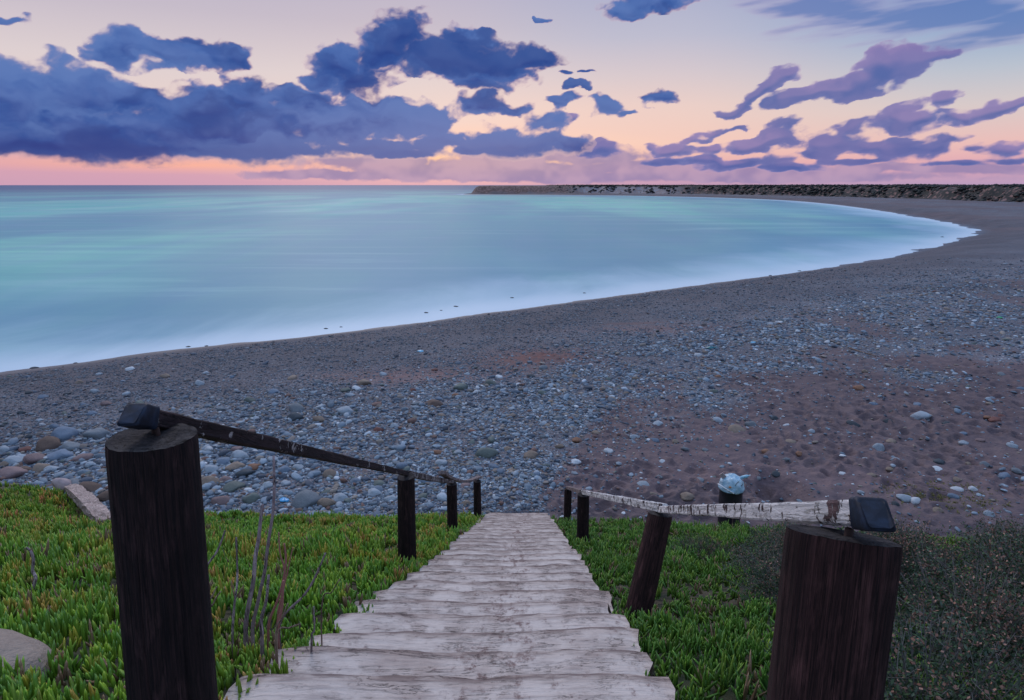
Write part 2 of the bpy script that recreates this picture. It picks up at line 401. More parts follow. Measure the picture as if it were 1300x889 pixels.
c1_, g1_ = vcol(vs[0]); c2_, g2_ = vcol(vs[1])
peb1 = gn.ramp(c1_, PAL); peb2 = gn.ramp(c2_, PAL)
def dk(c, v, d0): return gn.mix(gn.rng(v.outputs['Distance'], .25, .6, 0, .55), c, C3(.05, .045, .055))
peb = gn.mix(gn.rng(g1_, .45, .55), dk(peb2, vs[1], 0), dk(peb1, vs[0], 0))
big = gn.noise(geo, .35, 4, .6); med = gn.noise(geo, 2.5, 5, .6); fin = gn.noise(geo, 60, 3, .6)
sandc = gn.mix(gn.rng(med, .35, .7), C3(.105, .075, .085), C3(.165, .115, .115))
sandc = gn.mix(gn.rng(fin, .35, .7, 0, .5), sandc, C3(.09, .07, .085))
sa = gn.attr('sand'); sh_a = gn.attr('shore'); so_a = gn.attr('soil'); hi_a = gn.attr('hill')
pebd = gn.mix(gn.rng(sh_a, 4, 17, .72, 0.), peb, C3(.06, .06, .075))
gravc = gn.mix(gn.rng(big, .3, .7, .2, .55), pebd, C3(.095, .072, .080))
red = gn.attr('red')
col_ = gn.mix(gn.rng(gn.math('MULTIPLY_ADD', gn.math('SUBTRACT', med, .5), .7, sa), .35, .62), gravc, sandc)
rf = gn.math('MULTIPLY', red, gn.rng(med, .25, .65))
col_ = gn.mix(rf, col_, gn.mix(gn.rng(fin, .3, .7), C3(.27, .11, .085), C3(.17, .085, .08)))
mott = gn.noise(gn.mapping(geo, sc=(.05, .16, 1), rot=(0, 0, R(-50))), 1.0, 7, .68, .5)
col_ = gn.mix(gn.rng(mott, .40, .62, .0, .55), col_, gn.vmath('MULTIPLY', col_, (.55, .55, .6)))
col_ = gn.mix(gn.rng(mott, .28, .44, .45, 0.), col_, gn.vmath('MULTIPLY', col_, (1.5, 1.35, 1.3)))
wet = gn.rng(sh_a, -.5, 2.2, .7, 0.)
col_ = gn.mix(wet, col_, C3(.045, .05, .06))
soilc = gn.mix(gn.rng(med, .35, .65), C3(.035, .045, .02), C3(.07, .055, .035))
col_ = gn.mix(so_a, col_, soilc)
hn = gn.noise(geo, .09, 5, .65); hn2 = gn.noise(geo, .5, 4, .6)
sepx = gn.new('ShaderNodeSeparateXYZ'); gn.put(sepx.inputs[0], geo)
rockc = gn.mix(gn.rng(hn2, .4, .62), C3(.09, .055, .05), C3(.21, .13, .12))
dunec = gn.mix(gn.rng(hn2, .35, .6), C3(.25, .25, .28), C3(.22, .17, .17))
scrubc = gn.mix(gn.rng(hn2, .50, .66), C3(.016, .018, .018), C3(.24, .13, .115))
dune_f = gn.math('MULTIPLY', gn.rng(sepx.outputs[0], 45, 75), gn.rng(sepx.outputs[0], 135, 165, 1., 0.))
hc = gn.mix(gn.rng(sepx.outputs[0], 20, 70), rockc, gn.mix(gn.math('MULTIPLY', dune_f, gn.rng(sepx.outputs[2], 8.6, 7, 0., 1.)), scrubc, dunec))
col_ = gn.mix(gn.rng(hi_a, -1, 4), col_, hc)
gn.put(gb.inputs['Base Color'], col_); gb.inputs['Roughness'].default_value = .85
gn.put(gb.inputs['Roughness'], gn.rng(sh_a, -.5, 2.5, .35, .85))
gb.inputs['Specular IOR Level'].default_value = .35
hgt = gn.math('ADD', gn.math('MULTIPLY', vs[0].outputs['Distance'], -.7), gn.math('MULTIPLY', fin, .35))
bump(gn, gb, hgt, .7, .03)
redv = np.clip(1.*np.exp(-(((x-1.4)/2.8)**2+((y-29)/1.8)**2)) + .7*np.exp(-(((x+5)/3.2)**2+((y-26.)/1.3)**2)) + .6*np.exp(-(((x-9)/5)**2+((y-35)/1.2)**2)) + .35*np.exp(-(((x+1)/2.6)**2+((y-26.5)/1.5)**2)), 0, 1)
ground = mesh_obj('ground', np.stack([x, y, z], 1), f, gm, attrs=dict(sand=sand, shore=s, soil=soil, hill=h, red=redv))
tag(ground, kind='structure')

# ------------------------------------------------------------------ sea
azs2 = np.concatenate([np.linspace(-2.6, -.78, 40)[:-1], np.linspace(-.78, .78, 420), np.linspace(.78, 1.6, 20)[1:]])
rs2 = np.concatenate([np.geomspace(18, 900, 420)[:-1], np.geomspace(900, 44000, 50)])
x2, y2, f2_ = polar(rs2, azs2)
s2 = -sdist(shore, x2, y2)
sea_m, sn, sb = newmat('milky_sea')
geo2 = sn.new('ShaderNodeNewGeometry').outputs['Position']
dsh = sn.attr('offshore'); dpt = sn.attr('range')
# streaks run along the swell, long across the view
stv = sn.mapping(geo2, sc=(.030, .011, .02), rot=(0, 0, R(24)))
n1 = sn.noise(stv, 1.0, 5, .55, .6); n2 = sn.noise(sn.mapping(geo2, sc=(.085, .035, .1), rot=(0, 0, R(30))), 1.0, 6, .6, .5)
n3 = sn.noise(sn.mapping(geo2, sc=(.011, .0035, .1), rot=(0, 0, R(15)), loc=(4, 7, 0)), 1.0, 4, .5)
dd = sn.math('MULTIPLY_ADD', sn.math('SUBTRACT', n2, .5), 22, dsh)
body = sn.ramp(sn.rng(dsh, 0, 160, smooth=False), [(0, C3(.34,.54,.64)), (.10, C3(.15,.36,.46)), (.28, C3(.12,.44,.40)), (.6, C3(.18,.64,.47)), (1, C3(.08,.50,.42))])
body = sn.mix(sn.rng(n1, .42, .62, 0, .75), body, C3(.24, .58, .48))
body = sn.mix(sn.rng(n2, .38, .66, 0, .6), body, C3(.22, .44, .50))
body = sn.mix(sn.rng(n3, .42, .62, 0, .7), body, C3(.07, .20, .34))
n5 = sn.noise(sn.mapping(geo2, sc=(.012, .11, .1), rot=(0, 0, R(8)), loc=(1, 2, 0)), 1.0, 6, .62, .6)
body = sn.mix(sn.rng(n5, .4, .65, 0, .4), body, C3(.07, .28, .36))
body = sn.mix(sn.rng(n5, .3, .45, .35, 0), body, C3(.30, .56, .54))
deep = sn.ramp(sn.rng(dpt, 260, 1900, smooth=False), [(0, C3(0,0,0)), (.25, C3(.35,.35,.35)), (.6, C3(.8,.8,.8)), (1, C3(1,1,1))])
body = sn.mix(deep, body, C3(.02, .08, .19))
foam = sn.rng(sn.math('MULTIPLY_ADD', sn.math('SUBTRACT', n1, .5), 20, dd), 1, 17, .9, 0.)
swash = sn.rng(sn.math('MULTIPLY_ADD', sn.math('SUBTRACT', n2, .5), 5, dsh), .4, 6, 1., 0.)
bodyf = sn.mix(sn.math('MULTIPLY', foam, .75), body, C3(.46, .62, .72))
bodyf = sn.mix(sn.math('MULTIPLY', swash, .7), bodyf, C3(.62, .72, .80))
sn.put(sb.inputs['Base Color'], bodyf); sb.inputs['Roughness'].default_value = .38
sb.inputs['Specular IOR Level'].default_value = .22; sb.inputs['IOR'].default_value = 1.33
bump(sn, sb, n2, .15, .5)
swz = np.zeros_like(x2)
sea = mesh_obj('sea', np.stack([x2, y2, swz], 1), f2_, sea_m, attrs=dict(offshore=s2, range=np.hypot(x2, y2)))
tag(sea, kind='structure')
#PART2

def gz(x, y, detail=False):
    return terrain(np.atleast_1d(np.asarray(x, float)), np.atleast_1d(np.asarray(y, float)), detail)[0]
def gz1(x, y): return float(gz(x, y)[0])
def hit(px, py, lift=0.):
    # where the line of sight through a spot of the photograph meets the ground
    X, Y, Z = pxdir(px, py); k = np.geomspace(1.2, 900, 1500)
    g = gz(X*k, Y*k)+lift; zz = H+Z*k
    i = int(np.argmax(zz < g)); return X*k[i], Y*k[i], float(g[i]), k[i]

# ------------------------------------------------------------------ stairway of worn whitewashed steps
wm, wn_, wb = newmat('worn_whitewash')
p = wn_.new('ShaderNodeNewGeometry').outputs['Position']
oc = wn_.new('ShaderNodeTexCoord').outputs['Object']
ps = wn_.new('ShaderNodeSeparateXYZ'); wn_.put(ps.inputs[0], p)
ps2 = wn_.new('ShaderNodeSeparateXYZ'); wn_.put(ps2.inputs[0], oc)
a1 = wn_.noise(p, 3.2, 6, .65, .4); a2 = wn_.noise(p, 18, 6, .7); a3 = wn_.noise(wn_.mapping(p, sc=(2.2, 16, 16)), 3, 5, .62)
off = wn_.math('ABSOLUTE', wn_.math('ADD', ps.outputs[0], wn_.math('MULTIPLY_ADD', ps.outputs[1], -.033, .16)))
trail = wn_.rng(wn_.math('MULTIPLY_ADD', wn_.math('SUBTRACT', a1, .5), .9, off), .0, .26, .09, 0.)
c = wn_.mix(wn_.rng(a1, .38, .66), C3(.64,.545,.49), C3(.46,.365,.32))
c = wn_.mix(wn_.rng(a3, .48, .72, 0, .55), c, C3(.27,.205,.19))
dirt = wn_.rng(wn_.math('ADD', a2, trail), .56, .74)
c = wn_.mix(wn_.math('MULTIPLY', dirt, .85), c, C3(.17,.095,.085))
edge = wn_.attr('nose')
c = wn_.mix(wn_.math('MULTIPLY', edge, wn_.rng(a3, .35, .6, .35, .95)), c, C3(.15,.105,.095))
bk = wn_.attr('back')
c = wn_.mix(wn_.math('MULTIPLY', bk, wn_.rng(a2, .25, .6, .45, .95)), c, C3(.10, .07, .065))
crack = wn_.noise(wn_.mapping(p, sc=(1.2, 9, 9)), 2.4, 8, .7, .8)
ck = wn_.rng(wn_.math('ABSOLUTE', wn_.math('SUBTRACT', crack, .5)), 0, .012, 1, 0)
ckm = wn_.math('MULTIPLY', ck, wn_.rng(a1, .45, .6))
c = wn_.mix(wn_.math('MULTIPLY', ckm, .8), c, C3(.08,.055,.05))
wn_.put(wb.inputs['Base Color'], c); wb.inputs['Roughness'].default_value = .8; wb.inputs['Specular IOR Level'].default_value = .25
bump(wn_, wb, wn_.math('SUBTRACT', wn_.math('MULTIPLY_ADD', a2, .5, a3), ckm), .7, .012)
stairs = empty('stairway', (0, 1, H-1.45))
tag(stairs, 'long straight flight of worn whitewashed steps going down to the pebble beach', 'stairs')
T = .42
def step_mesh(i, y0, y1, ztop, half, cx, par):
    nx, ny = 44, 7
    V = []; nose = []; back = []; r = random.Random(i)
    jl, jr = r.uniform(-.04, .04), r.uniform(-.025, .025)
    tilt = r.uniform(-.008, .008); yaw = r.uniform(-.014, .014)
    prof = [(y1+.012, -.34), (y1+.014, -.1), (y1+.010, -.022), (y1-.014, 0.)]+[(y1-.02-(y1-y0-.02)*k/ny, .0) for k in range(1, ny+1)]+[(y0, -.05)]
    for (yy, dz) in prof:
        for k in range(nx+1):
            u = k/nx*2-1
            xx = cx+u*half+(jl if u < 0 else jr)*abs(u)**3
            n = mnoise.noise((xx*3, yy*3, i*3.1)); n2 = mnoise.noise((xx*11, yy*9+i, 4.)); n3 = mnoise.noise((xx*4.5, i*7.7, 9))
            wear = -.022*math.exp(-(u*1.7)**2)
            front = 1 if dz < 0 and yy > y0+.02 else .0
            z = ztop+dz+n*.007+n2*.004+tilt*u+(wear if dz > -.05 else 0)-.02*abs(u)**8
            y_ = yy+yaw*u+(n3*.014+n2*.007 if yy > y1-.03 else 0)
            # crumbled ends
            if abs(u) > .97: xx += mnoise.noise((i*5.1, yy*9, u*3))*.05
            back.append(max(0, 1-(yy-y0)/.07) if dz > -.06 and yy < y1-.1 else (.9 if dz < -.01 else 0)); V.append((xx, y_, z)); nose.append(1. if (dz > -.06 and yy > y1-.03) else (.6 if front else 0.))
    F = []
    w = nx+1
    for a in range(len(prof)-1):
        for b in range(nx): F.append((a*w+b, a*w+b+1, (a+1)*w+b+1, (a+1)*w+b))
    n0 = len(V)
    for side in (0, nx):
        idx = [a*w+side for a in range(len(prof))]
        low_ = len(V); V.append((V[idx[-1]][0], y0, ztop-.34)); nose.append(0); back.append(1)
        F.append(tuple(idx+[low_]) if side else tuple([low_]+idx[::-1]))
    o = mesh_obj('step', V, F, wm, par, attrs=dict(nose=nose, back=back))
    o.matrix_parent_inverse = Matrix.Translation(-par.location)
    return o
ys = .66; i = 0
while ys < 13.45:
    T = .33+.026*max(0, ys-2.2)
    yc_ = ys+T/2; zt = H-.82-.508*yc_+.02+random.Random(i+50).uniform(-.003, .003)
    if ys < 1.0: zt = max(zt, H-1.45+.01) if False else zt
    cx = float(xc(yc_)); half = .80-.008*max(0, yc_-3)-.08*float(sstep(12, 5, yc_))+.04*float(sstep(5, 3, yc_))
    half = max(half, .66)
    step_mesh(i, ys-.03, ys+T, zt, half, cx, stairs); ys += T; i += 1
# landing slab at the top
step_mesh(99, -1.2, .66, H-1.47, .95, xc(.5), stairs)

# ------------------------------------------------------------------ timber
def timber(name, dark, light, paint=0., pc=(.62,.60,.60,1)):
    m, n, b = newmat(name)
    q = n.new('ShaderNodeTexCoord').outputs['Object']
    uv = n.attr('grain', out='Vector')
    g1 = n.noise(n.mapping(uv, sc=(1, 1, .09)), 48, 8, .68, .9); g2 = n.noise(uv, 9, 5, .6)
    g3 = n.noise(n.mapping(uv, sc=(1, 1, .05)), 20, 6, .7, 1.2)
    c = n.mix(n.rng(g1, .35, .7), dark, light)
    c = n.mix(n.rng(g2, .48, .72, 0, .75), c, tuple(v*1.9 for v in light[:3])+(1,))
    g4 = n.noise(uv, 2.2, 4, .6); c = n.mix(n.rng(g4, .45, .65, 0, .5), c, tuple(v*.5 for v in dark[:3])+(1,))
    ck = n.rng(n.math('ABSOLUTE', n.math('SUBTRACT', g3, .5)), 0, .016, 1, 0)
    ck = n.math('MULTIPLY', ck, n.rng(g2, .42, .55))
    c = n.mix(n.math('MULTIPLY', ck, .9), c, C3(.008, .006, .008))
    h = n.math('MULTIPLY_ADD', ck, -1.2, g1)
    if paint > 0:
        f1 = n.noise(uv, 22, 8, .68, .5); f2 = n.noise(n.mapping(uv, sc=(1, 1, .5)), 6.5, 4, .6)
        th_ = {.42: .90, .62: .80, .5: .86, .93: .72}.get(paint, .8)
        k = n.rng(n.math('MULTIPLY_ADD', f2, .55, f1), th_-.012, th_+.012)
        k = n.math('SUBTRACT', 1., k) if False else k
        pcol = n.mix(n.rng(g1, .4, .7, 0, .35), pc, tuple(v*.7 for v in pc[:3])+(1,))
        c = n.mix(k, c, pcol); h = n.math('MULTIPLY_ADD', k, .6, h)
    n.put(b.inputs['Base Color'], c); b.inputs['Roughness'].default_value = .85; b.inputs['Specular IOR Level'].default_value = .2
    bump(n, b, h, 1., .012)
    return m
post_m = timber('creosoted_timber', C3(.008,.006,.008), C3(.045,.024,.024))
post_r = timber('reddish_timber', C3(.016,.008,.009), C3(.085,.038,.036))
cut_m = timber('weathered_end_grain', C3(.022,.020,.024), C3(.06,.053,.052))
rail_dark = timber('rail_dark_flaked', C3(.018,.011,.013), C3(.04,.024,.026), .42, (.42,.38,.37,1))
rail_mid = timber('rail_worn', C3(.06,.04,.04), C3(.12,.09,.085), .62, (.34,.30,.29,1))
rail_pale = timber('rail_bare', C3(.16,.12,.12), C3(.26,.20,.19), .5, (.40,.35,.33,1))
rail_white = timber('rail_white_flaked', C3(.045,.025,.03), C3(.12,.075,.075), .93, (.74,.70,.69,1))

def post(par, top, base, rad, seed, tilt=(0, 0), flare=1.08, mat=post_m, crown=True):
    top = Vector(top); base = Vector(base); ax = (top-base); L = ax.length; ax.normalize()
    q = Vector((0, 0, 1)).rotation_difference(ax).to_matrix()
    na, nh = 110, 48; V, G, F = [], [], []
    for k in range(nh+1):
        t = k/nh
        for j in range(na):
            a = j/na*2*math.pi
            d = Vector((math.cos(a), math.sin(a), 0))
            n = mnoise.noise((d.x*1.2+seed, d.y*1.2, t*L*.7))*.05+mnoise.noise((d.x*9+seed, d.y*9, t*L*.8))*.022+mnoise.noise((d.x*26, d.y*26+seed, t*L*1.2))*.009
            rr_ = rad*((1-t)*flare+t)*(1+n)
            lz_ = t*L           # a few long drying splits
            for sa, dep in ((.9+seed, .035), (3.6+seed, .05), (5.1+seed, .03), (2.3+seed, .03), (4.4+seed*2, .05)):
                da = (a-sa+math.pi) % (2*math.pi)-math.pi
                rr_ *= 1-dep*math.exp(-((da+.05*math.sin(lz_*5+sa))/.03)**2)*(1-t**8*.9)*max(0, min(1, (t-.1)*3))
            if k == nh: rr_ *= .985
            lz = t*L
            w = Vector((d.x*rr_, d.y*rr_, lz+(tilt[0]*d.x+tilt[1]*d.y)*rr_*(t**6)))
            V.append(base+q@w); G.append((d.x*.5*rad*8+seed, d.y*.5*rad*8, lz))
    for k in range(nh):
        for j in range(na): F.append((k*na+j, k*na+(j+1) % na, (k+1)*na+(j+1) % na, (k+1)*na+j))
    def mk(name, V, F, G, m, pr):
        o = mesh_obj(name, V, F, m, pr)
        a = o.data.attributes.new('grain', 'FLOAT_VECTOR', 'POINT'); a.data.foreach_set('vector', np.array(G, np.float32).ravel()); return o
    po = mk('post', V, F, G, mat, par); po.matrix_parent_inverse = Matrix.Translation(-par.location)
    # sawn top
    ring = [V[nh*na+j] for j in range(na)]; cen = sum(ring, Vector())/na
    V2, G2, F2 = [], [], []
    for m_ in range(7):
        f_ = 1-m_/7
        for j in range(na):
            v = cen.lerp(ring[j], f_*.995)
            v = v+ax*(.0035 if m_ else .0)+ax*mnoise.noise((v.x*40, v.y*40, seed))*.003
            V2.append(v); G2.append((v.x, v.y, v.z*1.0))
    V2.append(cen+ax*.003); G2.append(tuple(cen))
    for m_ in range(6):
        for j in range(na): F2.append((m_*na+j, m_*na+(j+1) % na, (m_+1)*na+(j+1) % na, (m_+1)*na+j))
    for j in range(na): F2.append((6*na+j, 6*na+(j+1) % na, 7*na))
    c_ = mk('sawn_end', V2, F2, G2, cut_m, po)
    c_.matrix_parent_inverse = Matrix.Translation(-par.location) @ Matrix.Identity(4)
    c_.matrix_parent_inverse = po.matrix_parent_inverse.copy() @ Matrix.Identity(4)
    c_.matrix_parent_inverse = Matrix.Identity(4)
    return po, cen, ax

def board(name, par, pts, w, h, mat, seed=0, offs=Vector((0, 0, 0)), rough=.0025, wander=.0):
    pts = [Vector(p_) for p_ in pts]
    # resample
    P_ = []; n = 46
    cr = catmull([tuple(p_) for p_ in pts], max(2, n//(len(pts)-1))) if len(pts) > 2 else np.array([pts[0].lerp(pts[1], k/n) for k in range(n+1)])
    cr = [Vector(c__) for c__ in cr]
    V, G, F = [], [], []; L = 0
    prof = []
    bv = .004
    for (sx, sy) in ((1, 1), (-1, 1), (-1, -1), (1, -1)):
        e = [(sx*(w/2-bv), sy*h/2), (sx*w/2, sy*(h/2-bv))]
        prof += e[::-1] if (sx*sy > 0) else e
    dens = []
    for k in range(8):
        a, b = prof[k], prof[(k+1) % 8]; m_ = 5 if k % 2 == 1 else 1
        for t in range(m_): dens.append((a[0]+(b[0]-a[0])*t/m_, a[1]+(b[1]-a[1])*t/m_))
    N = len(dens)
    for k, c__ in enumerate(cr):
        d = (cr[min(k+1, len(cr)-1)]-cr[max(k-1, 0)]).normalized()
        side = d.cross(Vector((0, 0, 1))).normalized(); up = side.cross(d)
        if k: L += (c__-cr[k-1]).length
        wob = side*mnoise.noise((L*1.3, seed, 0))*wander+up*mnoise.noise((L*1.1, seed, 5))*wander
        for (u, v) in dens:
            pnt = c__+wob+side*u+up*v
            r_ = mnoise.noise((u*50+seed, v*50, L*7))*rough+mnoise.noise((u*20+seed, v*20, L*2.5))*rough*1.4
            pnt = pnt+(side*u+up*v).normalized()*r_
            V.append(pnt); G.append((u*1.+seed, v*1., L))
    for k in range(len(cr)-1):
        for j in range(N): F.append((k*N+j, k*N+(j+1) % N, (k+1)*N+(j+1) % N, (k+1)*N+j))
    F.append(tuple(range(N))[::-1]); F.append(tuple(range((len(cr)-1)*N, len(cr)*N)))
    o = mesh_obj(name, V, F, mat, par, smooth=False)
    a = o.data.attributes.new('grain', 'FLOAT_VECTOR', 'POINT'); a.data.foreach_set('vector', np.array(G, np.float32).ravel())
    o.matrix_parent_inverse = Matrix.Translation(-par.location)
    return o

capm, cn, cb = newmat('dark_blue_rubber')
q = cn.new('ShaderNodeTexCoord').outputs['Object']
k_ = cn.noise(q, 40, 5, .6)
cn.put(cb.inputs['Base Color'], cn.mix(cn.rng(k_, .4, .7), C3(.005,.008,.018), C3(.013,.024,.05))); cb.inputs['Roughness'].default_value = .6; cb.inputs['Specular IOR Level'].default_value = .3
bump(cn, cb, k_, .25, .003)
rustm, rn, rb_ = newmat('rusty_iron'); rb_.inputs['Base Color'].default_value = C3(.05,.025,.02); rb_.inputs['Roughness'].default_value = .8; rb_.inputs['Metallic'].default_value = .3

def endcap(par, a, b, w, h):
    # a moulded rubber sleeve slipped over the board's end, cut back along the top
    a, b = Vector(a), Vector(b); d = (b-a).normalized(); L = (b-a).length
    side = d.cross(Vector((0, 0, 1))).normalized(); up = side.cross(d)
    bv = .006; prof = []
    for (sx, sy) in ((1, 1), (-1, 1), (-1, -1), (1, -1)):
        c0 = (sx*(w/2-bv), sy*(h/2-bv)); a0 = math.atan2(sy, sx)
        for q_ in (-.6, -.2, .2, .6): prof.append((c0[0]+bv*math.cos(a0+q_)*1.2, c0[1]+bv*math.sin(a0+q_)*1.2))
    N = len(prof); V, F = [], []; ts = [0, .25, .5, .75, .9, 1.]; rings = [(t, 0, 0) for t in ts]+[(1, .5*bv, .002), (1, .8*bv, .005)]
    for (t, push, ins) in rings:
        for (u, v) in prof:
            cut = .026*(max(0, v/h+.5)**1.6)*t
            sag = mnoise.noise((t*3, u*20, v*20))*.0015
            uu = u-math.copysign(min(abs(u), ins), u); vv = v-math.copysign(min(abs(v), ins), v)
            V.append(a+d*(t*L-cut+push)+side*(uu+sag)+up*(vv+sag))
    n = len(rings)
    for k in range(n-1):
        for j in range(N): F.append((k*N+j, (k+1)*N+j, (k+1)*N+(j+1) % N, k*N+(j+1) % N))
    F.append(tuple((n-1)*N+j for j in range(N))); F.append(tuple(range(N))[::-1])
    o = mesh_obj('end_cap', V, F, capm, par)
    me = o.data; me.polygons[len(F)-2].use_smooth = False; me.polygons[len(F)-1].use_smooth = False
    o.matrix_parent_inverse = Matrix.Translation(-par.location)
    return o
def tube(name, par, pts, r0, r1, mat, seg=8, origin=None):
    pts = [Vector(p_) for p_ in pts]; V, F = [], []; n = len(pts)
    for k, p_ in enumerate(pts):
        d = (pts[min(k+1, n-1)]-pts[max(k-1, 0)]).normalized(); s1 = d.orthogonal().normalized(); s2 = d.cross(s1); rr_ = r0+(r1-r0)*k/(n-1)
        for j in range(seg): a = j/seg*2*math.pi; V.append(p_+(s1*math.cos(a)+s2*math.sin(a))*rr_)
    for k in range(n-1):
        for j in range(seg): F.append((k*seg+j, k*seg+(j+1) % seg, (k+1)*seg+(j+1) % seg, (k+1)*seg+j))
    F.append(tuple(range(seg))[::-1]); F.append(tuple(range((n-1)*seg, n*seg)))
    o = mesh_obj(name, V, F, mat, par)
    if par: o.matrix_parent_inverse = Matrix.Translation(-par.location)
    return o

def handrail(label, posts, boards, side, capw):
    root = empty('stair_handrail', (posts[0][1][0], posts[0][1][1], posts[0][1][2])); tag(root, label, 'handrail', None)
    bpy.context.view_layer.update()
    tops = []
    for i, (top, base, rad, tilt, mat) in enumerate(posts):
        po, cen, ax = post(root, top, base, rad, side*3.3+i*1.7, tilt, mat=mat); tops.append(Vector(top))
    return root, tops
# left rail
LP = [((-.80, 1.32, H-.549), (-.826, 1.30, H-1.60), .0905, (.0, .0), post_m),
      ((-1.01, 5.57, H-2.72), (-1.03, 5.56, H-3.80), .083, (.05, .05), post_m),
      ((-.985, 9.53, H-4.78), (-.985, 9.53, H-6.05), .083, (0, 0), post_m),
      ((-.775, 12.97, H-6.44), (-.775, 12.97, H-7.65), .083, (0, 0), post_m)]
RP = [((.562, .972, H-.583), (.560, .97, H-1.62), .0885, (-.13, -.40), post_r),
      ((.965, 3.76, H-2.10), (.735, 3.50, H-2.98), .078, (.12, 0), post_r),
      ((1.02, 8.30, H-4.33), (1.03, 8.30, H-5.60), .083, (0, 0), post_m),
      ((1.27, 13.2, H-6.75), (1.27, 13.2, H-7.85), .083, (0, 0), post_m)]
def raise_(v, h): return Vector(v)+Vector((0, 0, h))
lroot, lt = handrail('dark timber handrail left of the steps, brown rail with dark blue end cap, upright posts', LP, None, 1, .1)
rroot, rt = handrail('timber handrail right of the steps with flaking white rail and one strongly leaning post', RP, None, 2, .1)
def rail_set(root, t, mats, h0, w, h):
    a = [raise_(t[0], h0), raise_(t[1], .032), raise_(t[2], .034), raise_(t[3], .034)]
    d = (a[1]-a[0]).normalized()
    return a, d
a, d = rail_set(lroot, lt, None, .043, .08, .044)
j0 = a[0]-d*.012
board('rail_board', lroot, [j0-d*.006, a[1]+d*.12], .038, .043, rail_dark, 1)
board('rail_board', lroot, [a[1]+d*.125, a[1].lerp(a[2], .5)+Vector((0, 0, -.01)), a[2]+(a[3]-a[2]).normalized()*.1], .06, .06, rail_mid, 2)
dd_ = (a[3]-a[2]).normalized()
board('rail_board', lroot, [a[2]+(a[1]-a[2])*.42+Vector((.05, 0, .10)), a[2]+Vector((.0, 0, .055)), a[2].lerp(a[3], .5)+Vector((.0, 0, -.02)), a[3]+dd_*.35+Vector((.02, 0, .06))], .10, .045, rail_pale, 3)
endcap(lroot, j0, j0-d*.075, .044, .049)
tube('bolt', lroot, [raise_(lt[0], -.01)+Vector((-.002, .01, 0)), raise_(lt[0], .03)+Vector((0, .012, 0))], .006, .006, rustm)
tube('bolt', lroot, [raise_(lt[0], -.01)+Vector((.016, -.002, 0)), raise_(lt[0], .028)+Vector((.010, .0, 0))], .005, .005, rustm)
a, d = rail_set(rroot, rt, None, .041, .08, .044)
j1 = a[0]-d*.082
board('rail_board', rroot, [j1-d*.004, a[1]+d*.05], .038, .041, rail_white, 11)
d2 = (a[2]-a[1]).normalized()
board('rail_board', rroot, [a[1]-d2*.10+Vector((0, 0, .014)), a[2]+d2*.1], .05, .056, rail_white, 12)
d3 = (a[3]-a[2]).normalized()
board('rail_board', rroot, [a[2]+d3*.11, a[3]+d3*.12], .09, .06, rail_pale, 13)
endcap(rroot, j1, j1-d*.049, .044, .047)
tube('bolt', rroot, [raise_(rt[0], -.01)+Vector((-.01, -.03, 0)), raise_(rt[0], .03)+Vector((-.008, -.03, 0))], .007, .007, rustm)

# ------------------------------------------------------------------ stones
def stone_mesh(seed, sub=2, rough=.22):
    bm = bmesh.new(); bmesh.ops.create_icosphere(bm, subdivisions=sub, radius=1)
    for v in bm.verts:
        n = mnoise.noise(v.co*1.1+Vector((seed*7, 0, 0)))*rough+mnoise.noise(v.co*2.6+Vector((0, seed*5, 0)))*rough*.4
        v.co *= 1+n
        c = .62+(seed % 5)*.05                          # worn facets
        dr = Vector((math.sin(seed*2.1), math.cos(seed*3.3), math.sin(seed*1.3))).normalized()
        for q_ in (dr, Vector((-dr.y, dr.z, dr.x)), Vector((dr.z, -dr.x, -dr.y))):
            e = v.co.dot(q_)
            if e > c: v.co -= q_*(e-c)*.75
    me = bpy.data.meshes.new('stone'); bm.to_mesh(me); bm.free()
    me.polygons.foreach_set('use_smooth', np.ones(len(me.polygons), bool)); return me
def stone_mat(name, src):
    m, n, b = newmat(name)
    if src == 'inst': cc = n.attr('pcol', 'INSTANCER', 'Color')
    else: cc = n.new('ShaderNodeObjectInfo').outputs['Color']
    q = n.new('ShaderNodeTexCoord').outputs['Object']
    k = n.noise(q, 2.2, 5, .65); k2 = n.noise(q, 9, 4, .6)
    c = n.mix(n.rng(k, .35, .7, 0, .5), cc, n.vmath('MULTIPLY', cc, (.62, .6, .62)))
    c = n.mix(n.rng(k2, .58, .75, 0, .35), c, n.vmath('MULTIPLY', cc, (1.5, 1.45, 1.4)))
    n.put(b.inputs['Base Color'], c); b.inputs['Roughness'].default_value = .75; b.inputs['Specular IOR Level'].default_value = .3
    bump(n, b, n.math('MULTIPLY_ADD', k2, .4, k), .45, .05); return m
gmat = stone_mat('pebble_stone', 'inst'); bmat = stone_mat('beach_stone', 'obj')
pc = bpy.data.collections.new('pebble_shapes')
for k in range(8):
    me = stone_mesh(k+1, 2); me.materials.append(gmat); o = bpy.data.objects.new('pebble_shape', me); pc.objects.link(o)
COLS = np.array([(.075,.095,.13),(.125,.165,.22),(.175,.23,.29),(.26,.33,.40),(.21,.18,.165),(.29,.25,.22),(.17,.10,.085),(.40,.47,.54),(.58,.62,.66),(.12,.15,.145)])
CW = np.array([.14,.2,.2,.16,.07,.07,.035,.07,.025,.03]); CW = CW/CW.sum()
